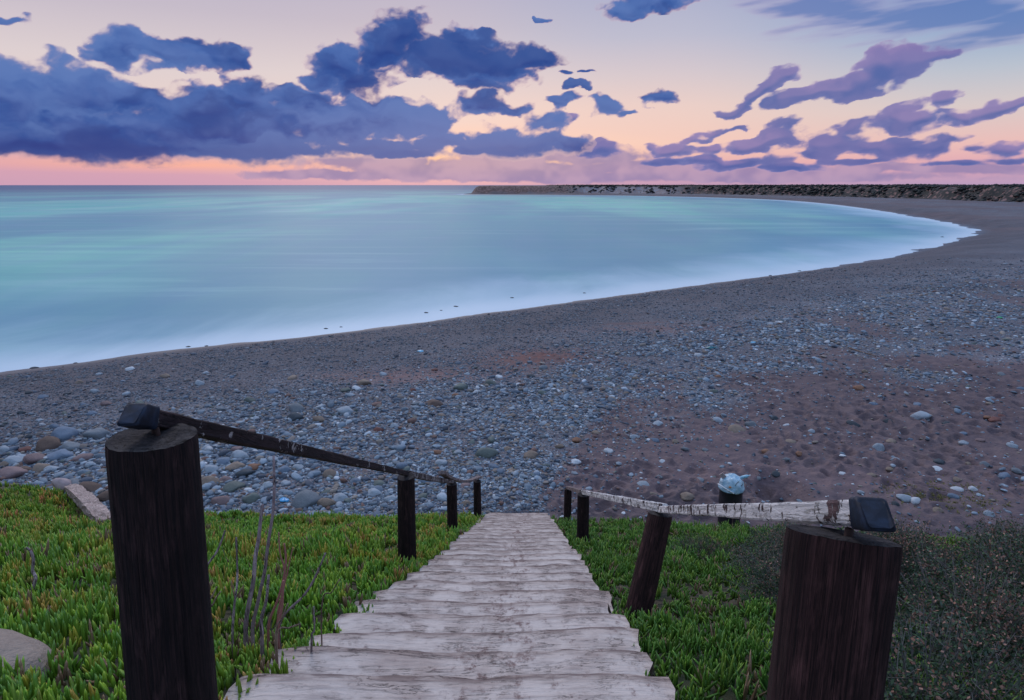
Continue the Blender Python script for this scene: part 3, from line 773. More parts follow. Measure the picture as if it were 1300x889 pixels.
def scatter(name, coll, pts, scl, rotz, tilt, cols, idx, label=None):
    me = bpy.data.meshes.new(name); me.vertices.add(len(pts)); me.vertices.foreach_set('co', np.asarray(pts, np.float32).ravel())
    def at(n_, t, v, key): a_ = me.attributes.new(n_, t, 'POINT'); a_.data.foreach_set(key, np.asarray(v).astype(np.float32 if key != 'value' or t == 'FLOAT' else np.int32).ravel())
    at('scl', 'FLOAT_VECTOR', scl, 'vector'); at('rot', 'FLOAT_VECTOR', np.stack([tilt[:, 0], tilt[:, 1], rotz], 1), 'vector')
    at('pcol', 'FLOAT_COLOR', np.concatenate([cols, np.ones((len(cols), 1))], 1), 'color')
    a_ = me.attributes.new('idx', 'INT', 'POINT'); a_.data.foreach_set('value', idx.astype(np.int32))
    ob = bpy.data.objects.new(name, me); col.objects.link(ob)
    ng = bpy.data.node_groups.new(name, 'GeometryNodeTree'); ng.interface.new_socket('Geometry', in_out='INPUT', socket_type='NodeSocketGeometry'); ng.interface.new_socket('Geometry', in_out='OUTPUT', socket_type='NodeSocketGeometry')
    N = ng.nodes; L = ng.links
    gi = N.new('NodeGroupInput'); go = N.new('NodeGroupOutput'); ip = N.new('GeometryNodeInstanceOnPoints'); ci = N.new('GeometryNodeCollectionInfo')
    ci.inputs['Collection'].default_value = coll; ci.inputs['Separate Children'].default_value = True; ci.inputs['Reset Children'].default_value = True
    def na(n_, t): q_ = N.new('GeometryNodeInputNamedAttribute'); q_.data_type = t; q_.inputs['Name'].default_value = n_; return [s__ for s__ in q_.outputs if s__.enabled and s__.name == 'Attribute'][0]
    L.new(gi.outputs[0], ip.inputs['Points']); L.new(ci.outputs[0], ip.inputs['Instance']); ip.inputs['Pick Instance'].default_value = True
    L.new(na('idx', 'INT'), ip.inputs['Instance Index']); L.new(na('scl', 'FLOAT_VECTOR'), ip.inputs['Scale'])
    e2 = N.new('FunctionNodeEulerToRotation'); L.new(na('rot', 'FLOAT_VECTOR'), e2.inputs[0]); L.new(e2.outputs[0], ip.inputs['Rotation'])
    L.new(ip.outputs[0], go.inputs[0])
    md = ob.modifiers.new('scatter', 'NODES'); md.node_group = ng
    tag(ob, label, None, None, 'stuff'); return ob
NP = 400000
r = np.exp(rng.uniform(math.log(12), math.log(100), NP)); az_ = rng.uniform(-.74, .74, NP)
px, py = r*np.sin(az_), r*np.cos(az_)
z_, s_, h_, soil_, sand_ = terrain(px, py)
sandm_ = np.clip(sand_+(rng.uniform(size=NP)-.5)*.5*(sand_ > .02), 0, 1)
dn = (1-.4*sstep(2, 8, px)*sstep(18, 24, s_))*(1-.95*sandm_)*(.45+.55*sstep(.35, .6, fbm(px/1.4+3, py/1.4, 3, 83)))*sstep(1.2, 4, s_)*(1-sstep(.05, .4, soil_))*(1-.85*np.clip(np.exp(-(((px-1.4)/2.4)**2+((py-29)/1.5)**2))+.6*np.exp(-(((px+5)/3)**2+((py-26)/1.1)**2))+.8*np.exp(-(((px-7)/3.6)**2+((py-36.)/.8)**2)), 0, 1))
dn = dn*(.55+.45*sstep(.3, .5, fbm(px/3, py/3, 3, 81)))*sstep(8, -2, h_)
dn = dn*sstep(100, 48, r)
keep = rng.uniform(size=NP) < dn
px, py, z_, s_, r, sand_ = (q_[keep] for q_ in (px, py, z_, s_, r, sand_)); N_ = len(px)
sz = np.exp(rng.normal(0, .5, N_))*.026*(r/16)**.62
sz = sz*np.where(px < 0, 1+.35*sstep(0, -8, px)*sstep(24, 16, py), 1)*(1-.45*sstep(21, 12, s_))*np.where(sand_ > .5, .8, 1)
sz = np.clip(sz, .012, .16)
cols_ = COLS[rng.choice(len(COLS), N_, p=CW)]*rng.uniform(.75, 1.2, (N_, 1))
fd = sstep(23, 9, s_)[:, None]*.62
cols_ = cols_*(1-fd)+np.array([.055,.06,.075])*fd*rng.uniform(.7, 1.8, (N_, 1))
scl = np.stack([sz*rng.uniform(.9, 1.5, N_), sz*rng.uniform(.7, 1.05, N_), sz*rng.uniform(.4, .72, N_)], 1)
scatter('gravel', pc, np.stack([px, py, z_+scl[:, 2]*.35], 1), scl, rng.uniform(0, 6.28, N_), rng.normal(0, .18, (N_, 2)), cols_, rng.integers(0, 8, N_))

# countable stones: (photo x, photo y, width in photo pixels, colour word, flatness)
CV = {'pale grey': (.31,.36,.41), 'white': (.52,.56,.60), 'blue-grey': (.15,.20,.27), 'brown': (.125,.085,.07), 'tan': (.23,.18,.145), 'pinkish': (.22,.155,.155), 'orange-brown': (.24,.125,.08), 'rust-red': (.16,.07,.06), 'dark grey': (.055,.07,.085), 'grey-green': (.125,.15,.14), 'grey': (.165,.19,.215), 'teal': (.03,.12,.14)}
ST = [(81,555,30,'blue-grey'),(98,551,15,'pale grey'),(124,555,27,'grey'),(61,568,30,'brown'),(90,570,24,'grey'),(76,582,32,'blue-grey'),(20,588,24,'pale grey'),(47,585,27,'pinkish'),(106,584,22,'pinkish'),(115,624,31,'brown'),(95,617,22,'grey'),(139,633,26,'brown'),(32,599,20,'brown'),(52,597,22,'tan'),(14,606,38,'pinkish'),(6,575,20,'pale grey'),(33,572,16,'rust-red'),(66,598,18,'pale grey'),(8,590,15,'tan'),
 (306,581,21,'pale grey'),(299,596,22,'tan'),(322,595,19,'orange-brown'),(266,615,26,'tan'),(297,620,26,'grey-green'),(286,611,18,'pinkish'),(283,588,18,'blue-grey'),(319,636,20,'grey-green'),(312,604,24,'dark grey'),(376,521,22,'grey'),(374,533,20,'dark grey'),(317,511,14,'grey-green'),(390,638,34,'grey'),(300,572,14,'pinkish'),(415,640,22,'tan'),(433,634,20,'pale grey'),(268,598,18,'pale grey'),(340,618,14,'pale grey'),(360,600,16,'blue-grey'),(420,603,18,'tan'),(452,612,16,'blue-grey'),(475,628,20,'pale grey'),(345,560,14,'tan'),(398,585,15,'blue-grey'),(281,640,22,'pinkish'),
 (463,488,17,'tan'),(452,495,12,'white'),(438,497,14,'grey-green'),(445,503,12,'pale grey'),(585,494,18,'grey-green'),(551,514,23,'brown'),(578,503,9,'orange-brown'),(661,504,11,'dark grey'),(689,468,12,'grey'),(675,479,11,'dark grey'),(623,489,15,'grey-green'),(633,480,10,'white'),(438,524,20,'pale grey'),(406,535,17,'tan'),(407,518,12,'pale grey'),(481,548,13,'rust-red'),(557,508,10,'blue-grey'),
 (732,560,12,'orange-brown'),(711,568,12,'tan'),(772,574,12,'white'),(731,587,13,'white'),(757,551,11,'tan'),(645,571,11,'tan'),(618,578,27,'grey-green'),(674,580,18,'tan'),(628,594,15,'blue-grey'),(600,550,10,'rust-red'),(655,553,11,'pale grey'),(690,540,10,'pale grey'),(560,590,16,'pale grey'),(590,618,14,'pinkish'),(540,612,18,'blue-grey'),(630,633,10,'white'),(657,643,9,'white'),(505,590,13,'grey'),(620,527,12,'grey'),(700,512,10,'tan'),(650,520,10,'pale grey'),(730,602,10,'pale grey'),(560,560,12,'blue-grey'),
 (1169,531,22,'pale grey'),(1083,541,16,'dark grey'),(1115,570,17,'pale grey'),(1131,563,12,'tan'),(1003,563,14,'tan'),(972,575,10,'orange-brown'),(998,541,8,'white'),(953,541,14,'grey'),(911,535,13,'pale grey'),(936,548,22,'tan'),(886,452,10,'white'),(1136,585,12,'pale grey'),(1190,596,12,'white'),(1192,588,13,'dark grey'),(1223,565,12,'pale grey'),(1263,535,14,'rust-red'),(1271,530,12,'rust-red'),(1254,531,10,'orange-brown'),(1148,634,18,'pale grey'),(1161,637,13,'white'),(1137,641,9,'dark grey'),(1285,568,12,'pale grey'),(1250,592,13,'grey'),(1245,580,10,'pale grey'),(1275,606,14,'blue-grey'),(1290,600,12,'grey'),(1215,610,10,'tan'),(1070,603,9,'white'),(1100,585,10,'pale grey'),(1030,549,9,'pale grey'),(1286,682,22,'grey'),(1255,655,14,'pale grey'),(1190,650,13,'tan'),(1210,632,14,'blue-grey'),(1235,622,11,'white'),
 (817,618,17,'pale grey'),(873,631,17,'tan'),(880,626,10,'pinkish'),(800,604,9,'pale grey'),(842,588,9,'white'),(858,562,9,'tan'),(786,590,8,'pale grey'),(805,556,11,'pale grey'),(835,540,12,'pale grey'),(760,535,11,'blue-grey'),(870,572,10,'grey'),(790,626,9,'pale grey')]
# further ones of middling size, scattered over the same beach
rs_ = random.Random(5)
cw_ = list(CV)
tries = 0
while len(ST) < 285 and tries < 4000:
    tries += 1
    x_ = rs_.uniform(0, 1300); y_ = rs_.uniform(470, 655)
    lo = 655 if x_ < 900 else 690
    if y_ > lo-5 or (150 < x_ < 262 and y_ > 540) or (x_ > 1000 and 635 < y_): continue
    if x_ > 700 and rs_.random() < .55: continue
    if any((x_-q_[0])**2+((y_-q_[1])*1.6)**2 < 20**2 for q_ in ST): continue
    ST.append((x_, y_, rs_.uniform(7, 13)*(1.25 if x_ < 500 and y_ > 560 else .95), rs_.choices(['pale grey','white','blue-grey','tan','pinkish','orange-brown','dark grey','grey','grey-green','brown','rust-red'], [6,2,6,3,1.2,.7,2,5,2,.8,.5])[0]))
def zone(x, y):
    if x < 145 and y > 540: return 'in heap left of left post'
    if x < 470 and y > 540: return 'on pebbles behind left rail'
    if x < 470: return 'on gravel above left cap'
    if x < 700 and y < 530: return 'on gravel in mid beach'
    if x < 700: return 'on pebbles below the steps'
    if x < 905: return 'on sand left of bin'
    if y < 545: return 'on gravel beyond the bin'
    return 'on sand by right post'
ORD = ['leftmost','second from left','third from left','fourth from left','fifth from left','sixth from left','seventh from left','eighth from left','ninth from left','tenth from left']
bymix = {}
for q_ in ST: bymix.setdefault((q_[3], zone(q_[0], q_[1])), []).append(q_)
shapes = [stone_mesh(k+20, 3, .26) for k in range(9)]
for me in shapes: me.materials.append(bmat); me.name = 'stone'
for (cw, zo), L_ in bymix.items():
    L_.sort(key=lambda q_: q_[0])
    bigs = [q_ for q_ in L_]
    for i_, (x_, y_, w_, _, *_r) in enumerate(L_):
        X, Y, Z, k = hit(x_, y_)
        wd = w_/800*k*.5
        rd = random.Random(int(x_*7+y_*13)); me = shapes[rd.randrange(9)]
        o = bpy.data.objects.new('stone', me); col.objects.link(o)
        fl = rd.uniform(.5, .72)
        o.scale = (wd*1.08, wd*rd.uniform(.75, 1.0), wd*fl); o.location = (X, Y, Z+wd*fl*.12); o.rotation_euler = (rd.gauss(0, .14), rd.gauss(0, .14), rd.uniform(-.5, .5))
        v = rd.uniform(.85, 1.12); o.color = tuple(c__*v for c__ in CV[cw])+(1,)
        if len(L_) == 1: lb = f'the only {cw} stone {zo}'
        elif i_ == len(L_)-1: lb = f'{cw} stone, rightmost of its colour {zo}'
        elif i_ < len(ORD): lb = f'{cw} stone, {ORD[i_]} of its colour {zo}'
        else: lb = f'{cw} stone {zo}, among those right of the tenth'
        tag(o, lb, 'stone', 'stones strewn over the pebble beach')

# dark stones awash at the water's edge
WR = [(44,467,12),(33,471,8),(96,461,7),(239,440,7),(262,439,6),(414,417,8),(433,415,6),(541,397,8),(579,389,9),(560,394,5),(650,378,7),(978,350,6),(1015,344,6),(1196,301,5),(742,372,6)]
WR.sort()
for i_, (x_, y_, w_) in enumerate(WR):
    X, Y = at_z(x_, y_, 0.02); k = math.hypot(X, Y); wd = w_/800*k*.36
    o = bpy.data.objects.new('wet_rock', shapes[i_ % 9]); col.objects.link(o)
    o.scale = (wd, wd*.8, wd*.35); o.location = (X, Y, .0); o.color = (.05, .06, .075, 1)
    lb = 'small dark wet rock awash in the foam along the waterline, ' + (['leftmost','second from left','third from left','fourth from left','fifth from left','sixth from left','seventh from left','eighth from left','ninth from left','tenth from left','fifth from right','fourth from right','third from right','second from right','rightmost'][i_])
    tag(o, lb, 'rock', 'dark rocks awash at the waterline')

# ------------------------------------------------------------------ pale driftwood beam, broken block and sticks
driftm = timber('driftwood', C3(.30,.22,.20), C3(.50,.40,.36))
X0 = Vector(hit(92, 630)[:3]); X1 = Vector(hit(138, 674)[:3])
t_ = board('driftwood_beam', empty('tmp'), [X0+Vector((0, 0, .20)), (X0+X1)/2+Vector((0, 0, .22)), X1+Vector((0, 0, .12))], .26, .2, driftm, 31, rough=.02)
tmp = t_.parent; t_.parent = None; t_.matrix_parent_inverse = Matrix.Identity(4); bpy.data.objects.remove(tmp)
tag(t_, 'pale pinkish driftwood beam lying at the edge of the yellow-green plants by the left post', 'driftwood')
X, Y, Z, k = hit(80, 626)
o = bpy.data.objects.new('broken_block', stone_mesh(77, 3, .4)); o.data.materials.append(bmat); col.objects.link(o); o.scale = (.24, .2, .2); o.location = (X, Y, Z+.22); o.color = (.42, .33, .33, 1); o.rotation_euler = (.3, .5, .2)
tag(o, 'pale pink angular rock beside the upper end of the driftwood beam', 'rock')
stickm = timber('stick_wood', C3(.20,.13,.10), C3(.34,.24,.19))
def stick(pts, r0, label, mat=stickm, lift=.03, cat='stick'):
    P_ = [Vector(hit(*p_)[:3])+Vector((0, 0, lift)) for p_ in pts]
    o = tube('driftwood_stick', None, [Vector(c__) for c__ in catmull([tuple(p_) for p_ in P_], 5)], r0, r0*.5, mat)
    a_ = o.data.attributes.new('grain', 'FLOAT_VECTOR', 'POINT'); a_.data.foreach_set('vector', np.array([v.co[:] for v in o.data.vertices], np.float32).ravel())
    tag(o, label, cat)
stick([(1078,443),(1092,448),(1112,453)], .035, 'long thin pale driftwood stick lying on the far gravel right of the bin')
stick([(214,521),(224,519),(233,517)], .03, 'short orange-brown stick on the gravel just beyond the left end cap')
stick([(905,470),(898,468),(890,465)], .03, 'short pale driftwood stick lying behind the trash bin on grey pebbles')

# scraps of plastic
def plasticmat(name, c_):
    m, n, b = newmat(name); b.inputs['Base Color'].default_value = c_; b.inputs['Roughness'].default_value = .35; return m
blue_p = plasticmat('blue_plastic', C3(.05,.32,.62)); teal_p = plasticmat('teal_plastic', C3(.015,.13,.16)); green_p = plasticmat('green_plastic', C3(.08,.5,.2)); lb_p = plasticmat('pale_blue_plastic', C3(.25,.55,.75))
def scrap(x_, y_, w_, mat, label, seed):
    X, Y, Z, k = hit(x_, y_); me = stone_mesh(seed, 3, .75); me.materials.append(mat); me.name = 'plastic_scrap'
    o = bpy.data.objects.new('plastic_scrap', me); col.objects.link(o); s__ = w_/800*k*.5; o.scale = (s__, s__*.7, s__*.4); o.location = (X, Y, Z+s__*.15)
    tag(o, label, 'plastic scrap')
scrap(361,637,13, blue_p, 'crumpled bright blue plastic scrap among pebbles behind the dry stems', 3)
scrap(903,443,12, teal_p, 'dark teal plastic scrap on the gravel far behind the bin', 4)
scrap(1268,404,7, green_p, 'tiny bright green plastic scrap on the far right of the beach', 6)
scrap(534,447,8, lb_p, 'small pale blue plastic scrap on dark gravel near the water', 7)
scrap(956,436,7, lb_p, 'tiny pale blue plastic scrap far behind the bin right of the teal one', 8)

# ------------------------------------------------------------------ trash bin
BX, BY, BZ, _ = hit(925, 664); BZ = gz1(BX, BY)
bin_ = empty('trash_bin', (BX, BY, BZ)); tag(bin_, 'round black bin with a bulging pale blue liner at the foot of the slope', 'trash bin')
bm_, bn, bb = newmat('black_barrel'); bb.inputs['Base Color'].default_value = C3(.012,.012,.018); bb.inputs['Roughness'].default_value = .5
wv = bn.noise(bn.new('ShaderNodeTexCoord').outputs['Object'], 6, 5, .6); bn.put(bb.inputs['Base Color'], bn.mix(bn.rng(wv, .45, .75), C3(.010,.010,.016), C3(.035,.028,.035)))
BR = .255; BHt = float(H-hit(925, 664)[2])
# height so that the rim stands at photo height 617
kx = math.hypot(BX, BY); Xr, Yr, Zr = pxdir(925, 618); rimz = H+Zr*(BY/Yr); HB = rimz-BZ
def lathe(name, prof, mat, par, seg=48, wob=None):
    V, F = [], []
    for k, (r__, z__) in enumerate(prof):
        for j in range(seg):
            a = j/seg*2*math.pi; rr_ = r__; zz = z__
            if wob: rr_, zz = wob(k, a, r__, z__)
            V.append((rr_*math.cos(a), rr_*math.sin(a), zz))
    for k in range(len(prof)-1):
        for j in range(seg): F.append((k*seg+j, k*seg+(j+1) % seg, (k+1)*seg+(j+1) % seg, (k+1)*seg+j))
    F.append(tuple(range(seg))[::-1]); F.append(tuple(range((len(prof)-1)*seg, len(prof)*seg)))
    return mesh_obj(name, V, F, mat, par)
prof = [(BR*.93, -.05), (BR*.95, .0)]
for k in range(1, 21):
    t = k/20; prof.append((BR*(.95+.05*t)*(1.025 if k in (5, 6, 13, 14) else 1), HB*t))
lathe('barrel', prof, bm_, bin_, 60, lambda k, a, r__, z__: (r__*(1+.012*math.copysign(1, math.sin(a*20))), z__))
slat = plasticmat('rusty_strap', C3(.10,.06,.06))
for k, an in enumerate((-1.62, -1.25, -2.1)):
    if k == 0:
        V = [(math.cos(an+dx)*(BR*1.035), math.sin(an+dx)*(BR*1.035), zz) for zz in (.02, HB*.72) for dx in (-.05, .05)]
        V += [(v[0]*1.03, v[1]*1.03, v[2]) for v in V]
        mesh_obj('metal_strip', V, [(0,1,3,2),(4,6,7,5),(0,4,5,1),(2,3,7,6),(0,2,6,4),(1,5,7,3)], slat, bin_, smooth=False)
lm, ln, lb_ = newmat('blue_liner'); q = ln.new('ShaderNodeTexCoord').outputs['Object']; lk = ln.noise(q, 9, 5, .6, .5)
ln.put(lb_.inputs['Base Color'], ln.mix(ln.rng(lk, .4, .65), C3(.27,.46,.60), C3(.48,.62,.70))); lb_.inputs['Roughness'].default_value = .35; bump(ln, lb_, lk, .8, .03)
def crumple(k, a, r__, z__):
    n = mnoise.noise((math.cos(a)*3*r__*4, math.sin(a)*3*r__*4, z__*9))
    n2 = mnoise.noise((math.cos(a)*9, math.sin(a)*9, z__*22))
    return r__*(1+n*.09+n2*.05), z__+n*.03+n2*.012
DH = .25
prof = [(BR*1.03, -.05), (BR*1.10, -.045), (BR*1.12, -.01), (BR*1.08, .012), (BR*1.06, .03)]
for k in range(1, 15):
    t = k/14*math.pi/2*.97; prof.append((BR*1.04*math.cos(t)**.75, .03+DH*math.sin(t)))
lin_o = lathe('bin_liner', [(a_, b_+HB) for a_, b_ in prof], lm, bin_, 56, crumple)
def pos_bin(dx, dy, dz): return Vector((BX+dx, BY+dy, BZ+HB+dz))
# rubbish poking out
bot = empty('plastic_bottle', pos_bin(.17, -.06, .25)); bot.rotation_euler = (0, R(68), R(-15)); tag(bot, 'pale blue plastic bottle lying on the right of the blue bin liner', 'bottle')
pm2 = plasticmat('clear_blue_plastic', C3(.28,.52,.66)); wht = plasticmat('white_plastic', C3(.7,.72,.76)); card = plasticmat('pinkish_card', C3(.42,.33,.33)); blk = plasticmat('black_film', C3(.02,.025,.04))
lathe('bottle_body', [(.02, 0), (.036, .01), (.037, .13), (.030, .16), (.014, .19), (.013, .205)], pm2, bot, 20); lathe('bottle_cap', [(.0165, .2), (.0165, .222)], wht, bot, 16)
def rod(name, a_, b_, r_, m_, label, cat):
    o = tube(name, None, [Vector(a_), (Vector(a_)+Vector(b_))/2, Vector(b_)], r_, r_, m_); tag(o, label, cat)
rod('plastic_pipe', pos_bin(-.36, -.12, .13), pos_bin(-.04, -.30, -.02), .016, wht, 'thin white tube sticking out of the left side of the blue bin liner', 'tube')
V = [Vector(v) for v in ((-.30,-.02,.30),(-.24,-.04,.36),(-.12,-.02,.24),(-.20,.0,.17))]; V = [pos_bin(*v) for v in V]; V += [v+Vector((.01, .03, 0)) for v in V]
o = mesh_obj('cardboard_piece', V, [(0,1,2,3),(7,6,5,4),(0,4,5,1),(1,5,6,2),(2,6,7,3),(3,7,4,0)], card, smooth=False); tag(o, 'torn pinkish cardboard piece standing up at the left of the bin liner', 'cardboard')
o = bpy.data.objects.new('crushed_can', stone_mesh(5, 2, .5)); o.data.materials.append(plasticmat('orange_paint', C3(.55,.22,.10))); col.objects.link(o); o.scale = (.035,.03,.03); o.location = pos_bin(-.11, -.215, .10); tag(o, 'small crushed orange can on the front of the blue bin liner', 'can')
for k, (dx, dz, l) in enumerate(((.0, .17, .12), (.10, .1, .10))):
    o = tube('black_strip', bin_, [pos_bin(dx, -.24+abs(dx)*.2, dz-.02), pos_bin(dx+.03, -.23, dz+.03), pos_bin(dx+.03+l*.5, -.19, dz+.05)], .009, .006, blk)

# ------------------------------------------------------------------ fleshy ground cover
def leaves(name, base, n_leaf, length, width, tips, seed, spread=.55, curve=.35):
    g = np.random.default_rng(seed); n = len(base)*n_leaf
    B = np.repeat(base, n_leaf, 0)+np.concatenate([g.normal(0, .018, (n, 2)), np.zeros((n, 1))], 1)
    th = g.uniform(0, 2*np.pi, n); tl = np.abs(g.normal(0, spread, n)); L = np.repeat(length, n_leaf)*g.uniform(.65, 1.15, n); wd = np.repeat(width, n_leaf)*g.uniform(.8, 1.2, n)
    d = np.stack([np.cos(th)*np.sin(tl), np.sin(th)*np.sin(tl), np.cos(tl)], 1)
    s = np.stack([-np.sin(th), np.cos(th), 0*th], 1); u = np.cross(d, s)
    out = np.stack([np.cos(th), np.sin(th), 0*th], 1)
    rows = []
    for (t, w) in ((0, .7), (.45, 1.), (.82, .62)):
        c = B+d*(L*t)[:, None]-out*(curve*L*t*t*np.sin(tl)*.6)[:, None]+np.array([0, 0, 1])*(curve*L*t*t*.4)[:, None]
        for a in (0, 2.1, 4.2): rows.append(c+(s*math.cos(a)+u*math.sin(a))*(wd*w*.5)[:, None])
    rows.append(B+d*L[:, None]-out*(curve*L*np.sin(tl)*.6)[:, None]+np.array([0, 0, 1])*(curve*L*.4)[:, None])
    V = np.stack(rows, 1)
    tri = []
    for r0 in (0, 3):
        for j in range(3): a, b, c, e = r0+j, r0+(j+1) % 3, r0+3+(j+1) % 3, r0+3+j; tri += [(a, b, c), (a, c, e)]
    for j in range(3): tri.append((6+j, 6+(j+1) % 3, 9))
    tri = np.array(tri); F = (np.arange(n)[:, None, None]*10+tri[None]).reshape(-1, 3)
    T_ = np.repeat(tips, n_leaf, 0); hue = g.uniform(.75, 1.25, (n, 1))
    body = T_[:, :3]*hue; tip = T_[:, 3:6]*hue
    C = np.zeros((n, 10, 4)); C[..., 3] = 1
    for r_, f_ in ((0, 0.), (3, .25), (6, .75)): C[:, r_:r_+3, :3] = (body*(1-f_)+tip*f_)[:, None]
    C[:, 9, :3] = tip
    return V.reshape(-1, 3), F, C.reshape(-1, 4)
lfm, lfn, lfb = newmat('fleshy_leaf')
lfn.put(lfb.inputs['Base Color'], lfn.attr('tint', out='Color')); lfb.inputs['Roughness'].default_value = .5; lfb.inputs['Specular IOR Level'].default_value = .35
GREEN = np.array([(.13,.26,.02),(.09,.20,.025),(.19,.30,.02),(.06,.15,.028)]); TIPS = np.array([(.20,.32,.03),(.42,.36,.04),(.50,.30,.06),(.22,.34,.04),(.50,.22,.08)])
def cover_points(n, rmin, rmax, g, left):
    r = np.sqrt(g.uniform(rmin**2, rmax**2, n)); a = g.uniform(-.86, .86, n); x = r*np.sin(a); y = r*np.cos(a)
    z, s, h, soil, sand = terrain(x, y, False)
    ok = (soil > .35+.5*(fbm(x/1.1, y/1.1, 3, 91)-.5))
    edge = .80-.08*sstep(12, 5, y)+.04*sstep(5, 3, y)+.05*np.sin(y*7)+.06*(fbm(x*2+y*1.7, y*2, 2, 5)-.5)
    onst = (np.abs(x-xc(y)) < edge-.11-.008*np.maximum(y-3, 0)) & (y < 13.6)
    ok &= ~onst & (y > .35)
    ok &= (x < 0) if left else (x > 0)
    ok &= np.hypot(x+.826, y-1.3) > .13; ok &= np.hypot(x-.56, y-.97) > .13
    return x[ok], y[ok], z[ok]
def ground_cover(name, left, label, seed):
    g = np.random.default_rng(seed); VV, FF, CC = [], [], []; off_ = 0
    for (rmin, rmax, dens_, nl, L0, w0) in ((.4, 3.2, 250, 7, .085, .017), (3.2, 6.5, 150, 6, .105, .021), (6.5, 19, 75, 5, .13, .032)):
        n = int(dens_*.86*(rmax**2-rmin**2)); x, y, z = cover_points(n, rmin, rmax, g, left)
        if not left:                     # thins out under the scrub
            k = shrub_zone(x, y); m = g.uniform(size=len(x)) > k*.8; x, y, z = x[m], y[m], z[m]
        mound = fbm(x/.55, y/.55, 3, 17)
        z = z-.05+mound*.20+(g.uniform(0, .03, len(x)))
        pt = fbm(x/.55+9, y/.55, 4, 33)+g.normal(0, .12, len(x)); pt2 = fbm(x/2.+2, y/2., 2, 35)
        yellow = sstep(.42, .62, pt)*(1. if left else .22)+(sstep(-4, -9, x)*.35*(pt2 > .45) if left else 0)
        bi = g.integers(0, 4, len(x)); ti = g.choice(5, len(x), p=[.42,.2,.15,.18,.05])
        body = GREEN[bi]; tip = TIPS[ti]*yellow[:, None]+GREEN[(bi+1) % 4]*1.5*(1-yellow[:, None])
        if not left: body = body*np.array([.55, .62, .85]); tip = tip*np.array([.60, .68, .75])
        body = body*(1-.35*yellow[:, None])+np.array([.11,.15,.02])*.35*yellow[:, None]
        L_ = L0*g.uniform(.75, 1.25, len(x))*(.45+1.1*pt2)*(1+.35*(g.uniform(size=len(x)) > .93))
        dead = g.uniform(size=len(x)) < .05; body[dead] = (.16,.10,.06); tip[dead] = (.26,.17,.10)
        V, F, C = leaves(name, np.stack([x, y, z], 1), nl, L_, np.full(len(x), w0*(1 if left else .8)), np.concatenate([body, tip], 1), seed+int(rmin*10), .5 if left else .62, .35 if left else .15)
        VV.append(V); FF.append(F+off_); CC.append(C); off_ += len(V)
    o = mesh_obj(name, np.concatenate(VV), np.concatenate(FF), lfm, colors=np.concatenate(CC)); tag(o, label, None, None, 'stuff')
def shrub_zone(x, y): return sstep(1.5, 2.3, x+(fbm(x/.7, y/.7, 3, 55)-.5)*1.4-np.maximum(y-5.5, 0)*.35)*sstep(9.5, 8., y)
ground_cover('ground_cover', True, 'thick carpet of yellow-green fleshy leaves left of the steps', 3)
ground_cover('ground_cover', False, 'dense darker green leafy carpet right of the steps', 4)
# low growth on the sand at the right
g_ = np.random.default_rng(8); pts = []
for (x_, y_, rx_, ry_, n) in ((1175,622,75,14,260),(1230,640,50,12,150),(1290,715,30,22,420),(1120,660,30,8,60),(1260,700,25,14,200)):
    for k in range(n):
        X, Y, Z, kk = hit(x_+g_.normal()*rx_*.5, y_+g_.normal()*ry_*.5)
        pts.append((X, Y, Z-.01))
pts = np.array(pts); body = np.tile(np.array([(.11,.12,.035)]), (len(pts), 1)); tip = np.tile(np.array([(.24,.20,.06)]), (len(pts), 1)); gg = pts[:, 1] < 12.9; body[gg] = (.05,.12,.02); tip[gg] = (.10,.20,.03)
V, F, C = leaves('low_growth', pts, 5, np.where(gg, .11, .055), np.full(len(pts), .014), np.concatenate([body, tip], 1), 77, 1.0, .1)
tag(mesh_obj('low_growth', V, F, lfm, colors=C), 'sparse yellowish low plants on the sand at the right', None, None, 'stuff')

# ------------------------------------------------------------------ dry heathy shrubs right of the steps
twm, twn, twb = newmat('dry_twig'); twb.inputs['Base Color'].default_value = C3(.13,.12,.115); twb.inputs['Roughness'].default_value = .8
hfm, hfn, hfb = newmat('heath_foliage'); hfn.put(hfb.inputs['Base Color'], hfn.attr('tint', out='Color')); hfb.inputs['Roughness'].default_value = .7; hfb.inputs['Specular IOR Level'].default_value = .2
def tubes_np(P0, P1, P2, r0, r1):
    n = len(P0); rows = []
    for c, r_ in ((P0, r0), (P1, (r0+r1)/2), (P2, r1)):
        d = P2-P0; d = d/np.linalg.norm(d, axis=1)[:, None]; s = np.cross(d, [0.3, 1, .1]); s = s/np.linalg.norm(s, axis=1)[:, None]; u = np.cross(d, s)
        for a in (0, 2.1, 4.2): rows.append(c+(s*math.cos(a)+u*math.sin(a))*(r_ if np.isscalar(r_) else r_[:, None]))
    V = np.stack(rows, 1); q_ = []
    for r0_ in (0, 3):
        for j in range(3): q_.append((r0_+j, r0_+(j+1) % 3, r0_+3+(j+1) % 3, r0_+3+j))
    return V.reshape(-1, 3), (np.arange(n)[:, None, None]*9+np.array(q_)[None]).reshape(-1, 4)
